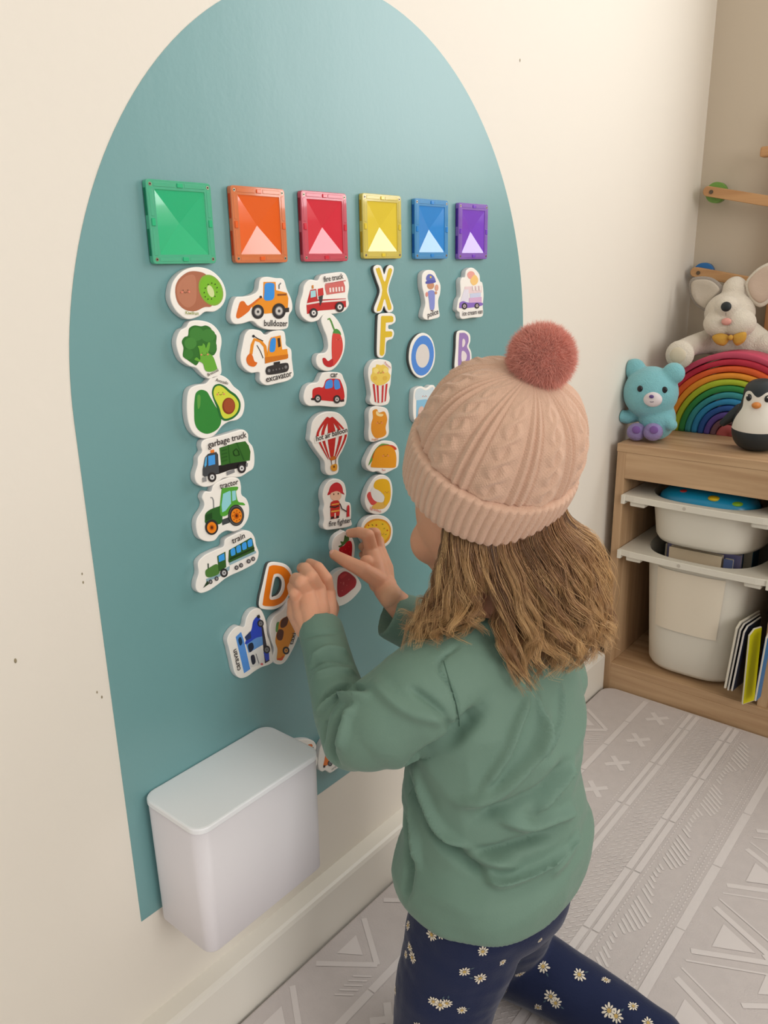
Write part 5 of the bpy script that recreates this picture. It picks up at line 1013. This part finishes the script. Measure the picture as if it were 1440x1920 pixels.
for w_, h_, pts in FOLDS:
    P = spline([Vector((*p, 0)) for p in pts], 6); Q = []
    for p in P:
        h = sbvh.ray_cast(Vector(CAM), Vector(ray(p.x, p.y)).normalized())
        if h[0] is not None: Q.append(np.array(h[0]))
    if len(Q) < 2: continue
    Q = np.array(Q); ww = w_*0.66/FPX; best = np.full(len(co), 1e9); tt = np.zeros(len(co))
    for i in range(len(Q)-1):
        a, b = Q[i], Q[i+1]; ab = b-a; L2 = ab@ab+1e-12; t = np.clip(((co-a)@ab)/L2, 0, 1); dd = np.linalg.norm(co-(a+t[:, None]*ab), axis=1)
        m_ = dd < best; best[m_] = dd[m_]; tt[m_] = (i+t[m_])/(len(Q)-1)
    dep += np.where(vis, 2.3*h_*np.exp(-(best/ww)**2)*np.minimum(1, 4*np.minimum(tt+0.08, 1.08-tt)), 0)
nz = np.zeros(len(co))
for i in range(len(co)):
    p = Vector(co[i]); q = Vector((p.x*7+p.z*6, p.y*7-p.z*4, p.z*9)); q2 = Vector((p.x*16+p.y*9, p.y*14-p.z*12, p.z*22+p.x*10))
    nz[i] = (0.5-abs(mnoise.noise(q)))*0.011+(0.4-abs(mnoise.noise(q2)))*0.005
amp = np.clip((0.53-co[:, 2])/0.1, 0, 1)*0.9+0.1; cuffd = np.minimum(np.linalg.norm(co-np.array(CU_L), axis=1), np.linalg.norm(co-np.array(CU_R), axis=1)); amp *= np.clip((cuffd-0.024)/0.03, 0.05, 1)
co = co+no*(dep*np.clip((cuffd-0.020)/0.02, 0, 1)+nz*amp)[:, None]; co[:, 0] = np.maximum(co[:, 0], 0.012); set_co(shirt, co)
sh = link('long_sleeved_top', shirt, green, child, smooth=True); sbvh = bvh_of(shirt)
bm = bmesh.new()                                             # stitched seam at the armhole and the hem
for pts in ([(832, 1240), (838, 1262), (850, 1300), (858, 1330), (862, 1362)],):
    P = [sbvh.ray_cast(Vector(CAM), Vector(ray(p.x, p.y)).normalized()) for p in spline([Vector((*p, 0)) for p in pts], 8)]; P = [h[0]+h[1]*0.0003 for h in P if h[0] is not None]
    for a, b in zip(P, P[1:]): add_cyl(bm, a, b, 0.00045, seg=6)
link('seam', bmm(bm), mat('seam_green', (80, 108, 94), rough=0.8), child)

# ---- hair: a soft core and wavy strands in locks
hair_m = bpy.data.materials.new('hair'); hair_m.use_nodes = True; nt = hair_m.node_tree; b = nt.nodes['Principled BSDF']
at_ = nt.nodes.new('ShaderNodeAttribute'); at_.attribute_name = 'tint'; rp = nt.nodes.new('ShaderNodeValToRGB')
rp.color_ramp.elements[0].color = (*lin((92, 66, 46)), 1); rp.color_ramp.elements[1].color = (*lin((230, 188, 132)), 1); e = rp.color_ramp.elements.new(0.5); e.color = (*lin((158, 114, 76)), 1)
nt.links.new(at_.outputs['Fac'], rp.inputs['Fac']); nt.links.new(rp.outputs['Color'], b.inputs['Base Color']); b.inputs['Roughness'].default_value = 0.38; b.inputs['Specular IOR Level'].default_value = 0.5
hroot = None
bm = bmesh.new()
add_ball(bm, hf(-0.014, 0, -0.004), (0.072, 0.0725, 0.076), 4, Rh)
add_chain(bm, [(at(985, 1010, .845), .050), (at(1000, 1070, .840), .044), (at(1020, 1140, .845), .034), (at(1020, 1195, .850), .018)])
add_chain(bm, [(at(860, 1010, .855), .036), (at(850, 1080, .860), .026), (at(830, 1130, .865), .012)])
me = remeshed(bm, 0.003, 6)
co = get_co(me); me.attributes.new('tint', 'FLOAT', 'POINT').data.foreach_set('value', np.full(len(co), 0.12, np.float32))
# keep the core off the face: clip everything in front of the ears below the brim
fc = (co-np.array(HEADC))@np.array(FD); m_ = fc > -0.030
co[m_] -= np.outer((fc[m_]+0.030)*0.95, np.array(FD)); set_co(me, co)
hair = link('hair', me, hair_m, child, smooth=True)
GU = [  # across the nape, from the face round to the right; (x, y, depth)
 [(838, 985, .800), (828, 1040, .804), (817, 1090, .808), (800, 1130, .808), (770, 1160, .812), (742, 1176, .816)],
 [(848, 1000, .795), (848, 1060, .797), (840, 1110, .800), (815, 1155, .800), (782, 1182, .804), (746, 1198, .808)],
 [(864, 1012, .790), (864, 1070, .792), (858, 1120, .794), (840, 1160, .792), (806, 1187, .792), (768, 1207, .798)],
 [(880, 1020, .786), (884, 1080, .788), (886, 1125, .790), (872, 1162, .788), (850, 1186, .784), (818, 1198, .782)],
 [(898, 1025, .783), (904, 1080, .786), (908, 1115, .788), (918, 1150, .786), (934, 1190, .780), (944, 1225, .776)],
 [(918, 1028, .780), (932, 1090, .784), (946, 1140, .786), (958, 1195, .784), (962, 1245, .782), (978, 1300, .782)],
 [(945, 1028, .778), (968, 1090, .780), (984, 1145, .782), (1000, 1195, .782), (992, 1245, .782), (1004, 1286, .784)],
 [(975, 1026, .777), (1002, 1085, .778), (1022, 1145, .780), (1042, 1200, .782), (1054, 1245, .786), (1030, 1276, .792)],
 [(1004, 1020, .778), (1036, 1080, .778), (1056, 1140, .782), (1074, 1195, .788), (1080, 1240, .794), (1058, 1270, .800)],
 [(1030, 1010, .780), (1064, 1065, .782), (1086, 1125, .786), (1100, 1180, .792), (1100, 1225, .798), (1078, 1254, .804)],
 [(1050, 998, .788), (1090, 1050, .794), (1110, 1110, .798), (1120, 1165, .804), (1124, 1208, .810), (1104, 1240, .816)],
 [(1064, 985, .802), (1104, 1025, .812), (1128, 1080, .818), (1134, 1140, .822), (1140, 1190, .828), (1130, 1224, .832)],
 [(1068, 972, .816), (1108, 1000, .830), (1136, 1050, .838), (1144, 1110, .844), (1142, 1160, .848), (1150, 1205, .852)]]
GW = [np.array([list(at(g[0][0]*0.9+95, g[0][1]-34, g[0][2]+0.004))]+[list(at(*p)) for p in g]) for g in GU]; NP = 22
def resamp(g, n=NP):
    P = np.array([list(v) for v in spline([Vector(p) for p in g], 8)]); s = np.concatenate([[0], np.cumsum(np.linalg.norm(np.diff(P, axis=0), axis=1))]); t = np.linspace(0, s[-1], n); return np.stack([np.interp(t, s, P[:, k]) for k in range(3)], 1)
GR = np.array([resamp(g) for g in GW])
rs = np.random.RandomState(11); Vh, Th = [], []; Fh = []; base = 0
def emit(path, r0, tint):
    """one strand as a thin three-sided tapering tube"""
    global base
    n = len(path); T = np.gradient(path, axis=0); T /= np.linalg.norm(T, axis=1)[:, None]+1e-9
    A = np.cross(T, np.array([0.3, -0.5, 0.8])); A /= np.linalg.norm(A, axis=1)[:, None]+1e-9; B = np.cross(T, A)
    r = r0*np.linspace(1, 0.3, n)[:, None]; ring = [path+(A*math.cos(a)+B*math.sin(a))*r for a in (0, 2.094, 4.189)]
    Vh.append(np.stack(ring, 1).reshape(-1, 3)); Th.append(np.repeat(tint, 3))
    i = np.arange(n-1)[:, None]*3+base
    for k in range(3):
        j = (k+1) % 3; Fh.append(np.concatenate([i+k, i+j, i+j+3, i+k+3], 1))
    base += 3*n
inward = np.array(CF)
def offhead(c):
    d = (c-np.array(HEADC))@np.array(Rh); q = d/np.array([0.084, 0.0775, 0.088]); L = np.linalg.norm(q, axis=1); k = np.where(L < 1, 1/np.maximum(L, 0.2), 1.0)
    return np.array(HEADC)+(d*k[:, None])@np.array(Rh).T
def lock(u, layer, n, spread, phase, amp, frac=1.0, tint=0.5, ring=0.0):
    if 3.45 < u < 4.35 and layer < 0.05: frac = min(frac, 0.50); ring = 0.0
    layer = layer*min(1.0, (u+0.15)/3.0) if layer > 0 else layer
    u = min(max(u, 0), len(GR)-1.001); i = int(u); f = u-i; g = GR[i]*(1-f)+GR[i+1]*f
    t = np.linspace(0, 1, NP); g = g+inward*layer*np.minimum(1, t*3)[:, None]*1.0
    side = GR[min(i+1, len(GR)-1)]-GR[max(i-1, 0)]; side /= np.linalg.norm(side, axis=1)[:, None]+1e-9
    wv = amp*(t**1.3); fr = 2.2+rs.rand()*1.6
    c = g+side*(wv*np.sin(2*math.pi*fr*t+phase))[:, None]-inward*(wv*0.8*np.cos(2*math.pi*fr*t+phase))[:, None]
    if frac < 1: m_ = max(6, int(NP*frac)); tt = np.linspace(0, frac, NP); c = np.stack([np.interp(tt, t, c[:, k]) for k in range(3)], 1)
    if ring:                                                 # a ringlet at the tip
        k0 = int(NP*0.62); q = np.linspace(0, 1, NP-k0); ph = q*2*math.pi*ring
        c[k0:] += side[k0:]*(0.010*np.sin(ph)*q)[:, None]-inward*(0.009*(1-np.cos(ph))*q)[:, None]
    for i in range(len(c)):                                  # lay the lock on the shoulders, not in them
        if c[i][2] < 0.60:
            q_, n_, _, d_ = sbvh.find_nearest(Vector(c[i]))
            if (Vector(c[i])-q_).dot(n_) < 0.003: c[i] = np.array(q_+n_*0.003)
    for s in range(n):
        a = rs.rand()*6.283; rad = spread*math.sqrt(rs.rand()); w_ = (1-0.38*t**0.8)
        off = side*(math.cos(a)*rad*w_)[:, None]-inward*(math.sin(a)*rad*w_*0.8)[:, None]
        fz = rs.randn(4, 3)*0.0011; fz = np.stack([np.interp(t, np.linspace(0, 1, 4), fz[:, k]) for k in range(3)], 1)*t[:, None]
        tn = np.clip(tint+0.10*rs.randn()+0.46*(t-0.48), 0, 1).astype(np.float32)
        kf = 1.0-0.22*rs.rand()**2; pp = c+off+fz; tk = np.linspace(0, kf, NP); pp = np.stack([np.interp(tk, t, pp[:, k]) for k in range(3)], 1)
        emit(offhead(pp), 0.00022+0.00013*rs.rand(), tn)
NG = len(GR)-1
def gap(u, L): return 3.2 < u < 4.6 and L < 0.02                # the parting that shows the nape
for layer in (0.034, 0.022, 0.012, 0.003, -0.003):
    for k in range(60):
        u = (k+rs.rand())/60*NG
        lock(u, layer+rs.randn()*0.003, 34, 0.0058, rs.rand()*6.28, 0.006+0.008*rs.rand(), frac=0.80+0.20*rs.rand(), tint=0.33+(0.034-layer)*6+0.20*rs.randn(), ring=(0.0 if rs.rand() < 0.35 else 0.8+rs.rand()*0.8))
for k in range(230):                                          # flyaway hairs
    u = rs.rand()*NG; lock(u, rs.randn()*0.006-0.004, 1, 0.001, rs.rand()*6.28, 0.010+0.012*rs.rand(), frac=0.7+0.45*min(0.66, rs.rand()), tint=0.75)
for k in range(60): lock(rs.rand()*1.2, rs.randn()*0.008, 1, 0.001, rs.rand()*6.28, 0.016, frac=0.9, tint=0.5)
for k in range(80): lock(NG-rs.rand()*1.4, rs.randn()*0.01, 1, 0.001, rs.rand()*6.28, 0.016, frac=1.0, tint=0.85)
for k in range(34):                                           # locks on the far side of the head
    f_ = -0.045+0.045*(k/33); g = resamp([list(hf(f_*0.5, -0.072, -0.012)), list(hf(f_*0.7, -0.080, -0.03)), list(hf(f_*0.9-0.004, -0.083, -0.055)), list(hf(f_-0.016, -0.080, -0.10)), list(hf(f_-0.022+0.01*rs.randn(), -0.078+0.006*rs.randn(), -0.150))])
    t = np.linspace(0, 1, NP); g = g+np.array(FD)*(0.006*t*np.sin(9*t+k))[:, None]; tn = 0.33+0.15*rs.randn()
    for s in range(26): emit(offhead(g+rs.randn(1, 3)*0.0035*(1-0.3*t)[:, None]), 0.0003, np.clip(tn+0.46*(t-0.48), 0, 1).astype(np.float32))
Vh = np.concatenate(Vh); Fh = np.concatenate(Fh); Th = np.concatenate(Th)
me = bpy.data.meshes.new('strands'); me.vertices.add(len(Vh)); me.vertices.foreach_set('co', Vh.astype(np.float32).ravel())
me.loops.add(len(Fh)*4); me.loops.foreach_set('vertex_index', Fh.astype(np.int32).ravel()); me.polygons.add(len(Fh)); me.polygons.foreach_set('loop_start', np.arange(len(Fh), dtype=np.int32)*4); me.polygons.foreach_set('loop_total', np.full(len(Fh), 4, np.int32))
me.polygons.foreach_set('use_smooth', np.ones(len(Fh), bool)); me.update(); me.attributes.new('tint', 'FLOAT', 'POINT').data.foreach_set('value', Th.astype(np.float32))
o = link('hair_strands', me, hair_m, hair); o['kind'] = 'stuff'

# ---- cable-knit bobble hat
hat_m = mat('knit_pink', (222, 184, 160), rough=0.9, spec=0.15, sheen=0.35, bump=(900, 0.7, 0.0012), var=(120, 0.05))
HC = at(900, 918, 0.838)
HN = Vector(-CF*0.66+(CR*0.31+CU*0.95)*0.75).normalized(); HA = HN.orthogonal().normalized(); HB = HN.cross(HA)
NT, NS = 760, 250; Rr = 0.0845
prof = [(0.960, 0.0), (0.985, 0.006), (1.005, 0.020), (1.02, 0.036), (1.025, 0.050), (1.015, 0.0585), (0.975, 0.0600), (0.965, 0.062), (0.965, 0.072), (0.945, 0.090), (0.885, 0.110), (0.78, 0.128), (0.62, 0.143), (0.42, 0.154), (0.22, 0.160), (0.06, 0.162)]
P = np.array([[p.x, p.z*0.9] for p in spline([Vector((r, 0, h)) for r, h in prof], 10)]); s = np.concatenate([[0], np.cumsum(np.hypot(np.diff(P[:, 0])*Rr, np.diff(P[:, 1])))]); tt = np.linspace(0, s[-1], NS); pr_, ph_ = np.interp(tt, s, P[:, 0])*Rr, np.interp(tt, s, P[:, 1])
th = np.linspace(0, 2*math.pi, NT, endpoint=False); TT, SS = np.meshgrid(th, tt); RRr = np.repeat(pr_[:, None], NT, 1); HH = np.repeat(ph_[:, None], NT, 1)
s_cuff = np.interp(0.0590*0.9, ph_, tt); cuff = 1/(1+np.exp((SS-s_cuff)/0.0008))
rib = (np.abs(np.sin(TT*31+0.5*np.sin(SS*60)))**0.8)*0.0024
NPAN = 9; U = (TT*NPAN/(2*math.pi)) % 1.0
x = (U-0.40)*2*math.pi*0.0965/NPAN; fq = 2*math.pi/0.040
def strand(ph):
    c = 0.0085*np.sin(SS*fq+ph); z = 0.5+0.5*np.cos(SS*fq+ph); return np.exp(-((x-c)/0.0062)**2)*(0.0020+0.0022*z)
cab = np.maximum(strand(0), strand(math.pi)); ridge = 0.0022*np.exp(-((U-0.82)/0.035)**2)+0.0022*np.exp(-((U-0.98)/0.035)**2)+0.0022*np.exp(-((U+0.02)/0.035)**2)
groove = -0.0016*(np.exp(-((U-0.73)/0.03)**2)+np.exp(-((U-0.90)/0.03)**2)+np.exp(-((U-0.07)/0.03)**2))
stitch = 0.00035*np.sin(SS*2*math.pi/0.0032)*np.sin(TT*130)
crown = (cab+ridge+groove)*np.clip((RRr-0.012)/0.05, 0, 1)+stitch
DD = rib*cuff+crown*(1-cuff)
pinch = -0.004*np.exp(-((SS-s_cuff-0.0015)/0.0022)**2)
slo = np.zeros_like(SS)
R2 = RRr+DD+pinch+0.0016*np.sin(3*TT+1)*np.clip(SS/0.1, 0, 1)
hh = HH+DD*0.3*(1-cuff)
up_shift = np.clip((SS-s_cuff)/0.12, 0, 1)**2*0.002
SHD = np.array(CR)
Pt = np.array(HC)+np.array(HA)*(R2*np.cos(TT))[..., None]+np.array(HB)*(R2*np.sin(TT))[..., None]+np.array(HN)*hh[..., None]+SHD*up_shift[..., None]
V = Pt.reshape(-1, 3); a = np.arange(NS-1)[:, None]*NT; j = np.arange(NT)[None, :]; j2 = (j+1) % NT
F = np.stack([a+j, a+j2, a+NT+j2, a+NT+j], -1).reshape(-1, 4)
me = bpy.data.meshes.new('hat'); bm = bmesh.new(); me.from_pydata(V.tolist(), [], F.tolist()+[tuple(range((NS-1)*NT, NS*NT))]); me.update()
me.polygons.foreach_set('use_smooth', [True]*len(me.polygons))
hat = link('knitted_hat', me, hat_m, child); 
# turned-in inside of the cuff
bm = bmesh.new(); add_loft(bm, [[HC+HA*(Rr*k*math.cos(t))+HB*(Rr*k*math.sin(t))+HN*h for t in np.linspace(0, 2*math.pi, 96, endpoint=False)] for k, h in ((0.962, 0.0), (0.935, 0.002), (0.925, 0.03), (0.93, 0.055))], cap=False); link('cuff_lining', bmm(bm), hat_m, hat, smooth=True)
PC = at(1015, 671, 0.742)
pom_m = mat('pompom_rose', (238, 168, 152), rough=0.85, sheen=0.4, var=(90, 0.12))
bm = bmesh.new(); add_ball(bm, PC, 0.0270, 4); pb = bmm(bm); pom = link('pompom', pb, pom_m, hat, smooth=True)
bm = bmesh.new(); add_ball(bm, PC, 0.0250, 4); tmp = bmm(bm)
fur('pompom_yarn', tmp, pom_m, pom, 30000, 0.0100, 0.00020, lean=0.55, seed=3, droop=(0, 0, -0.10))
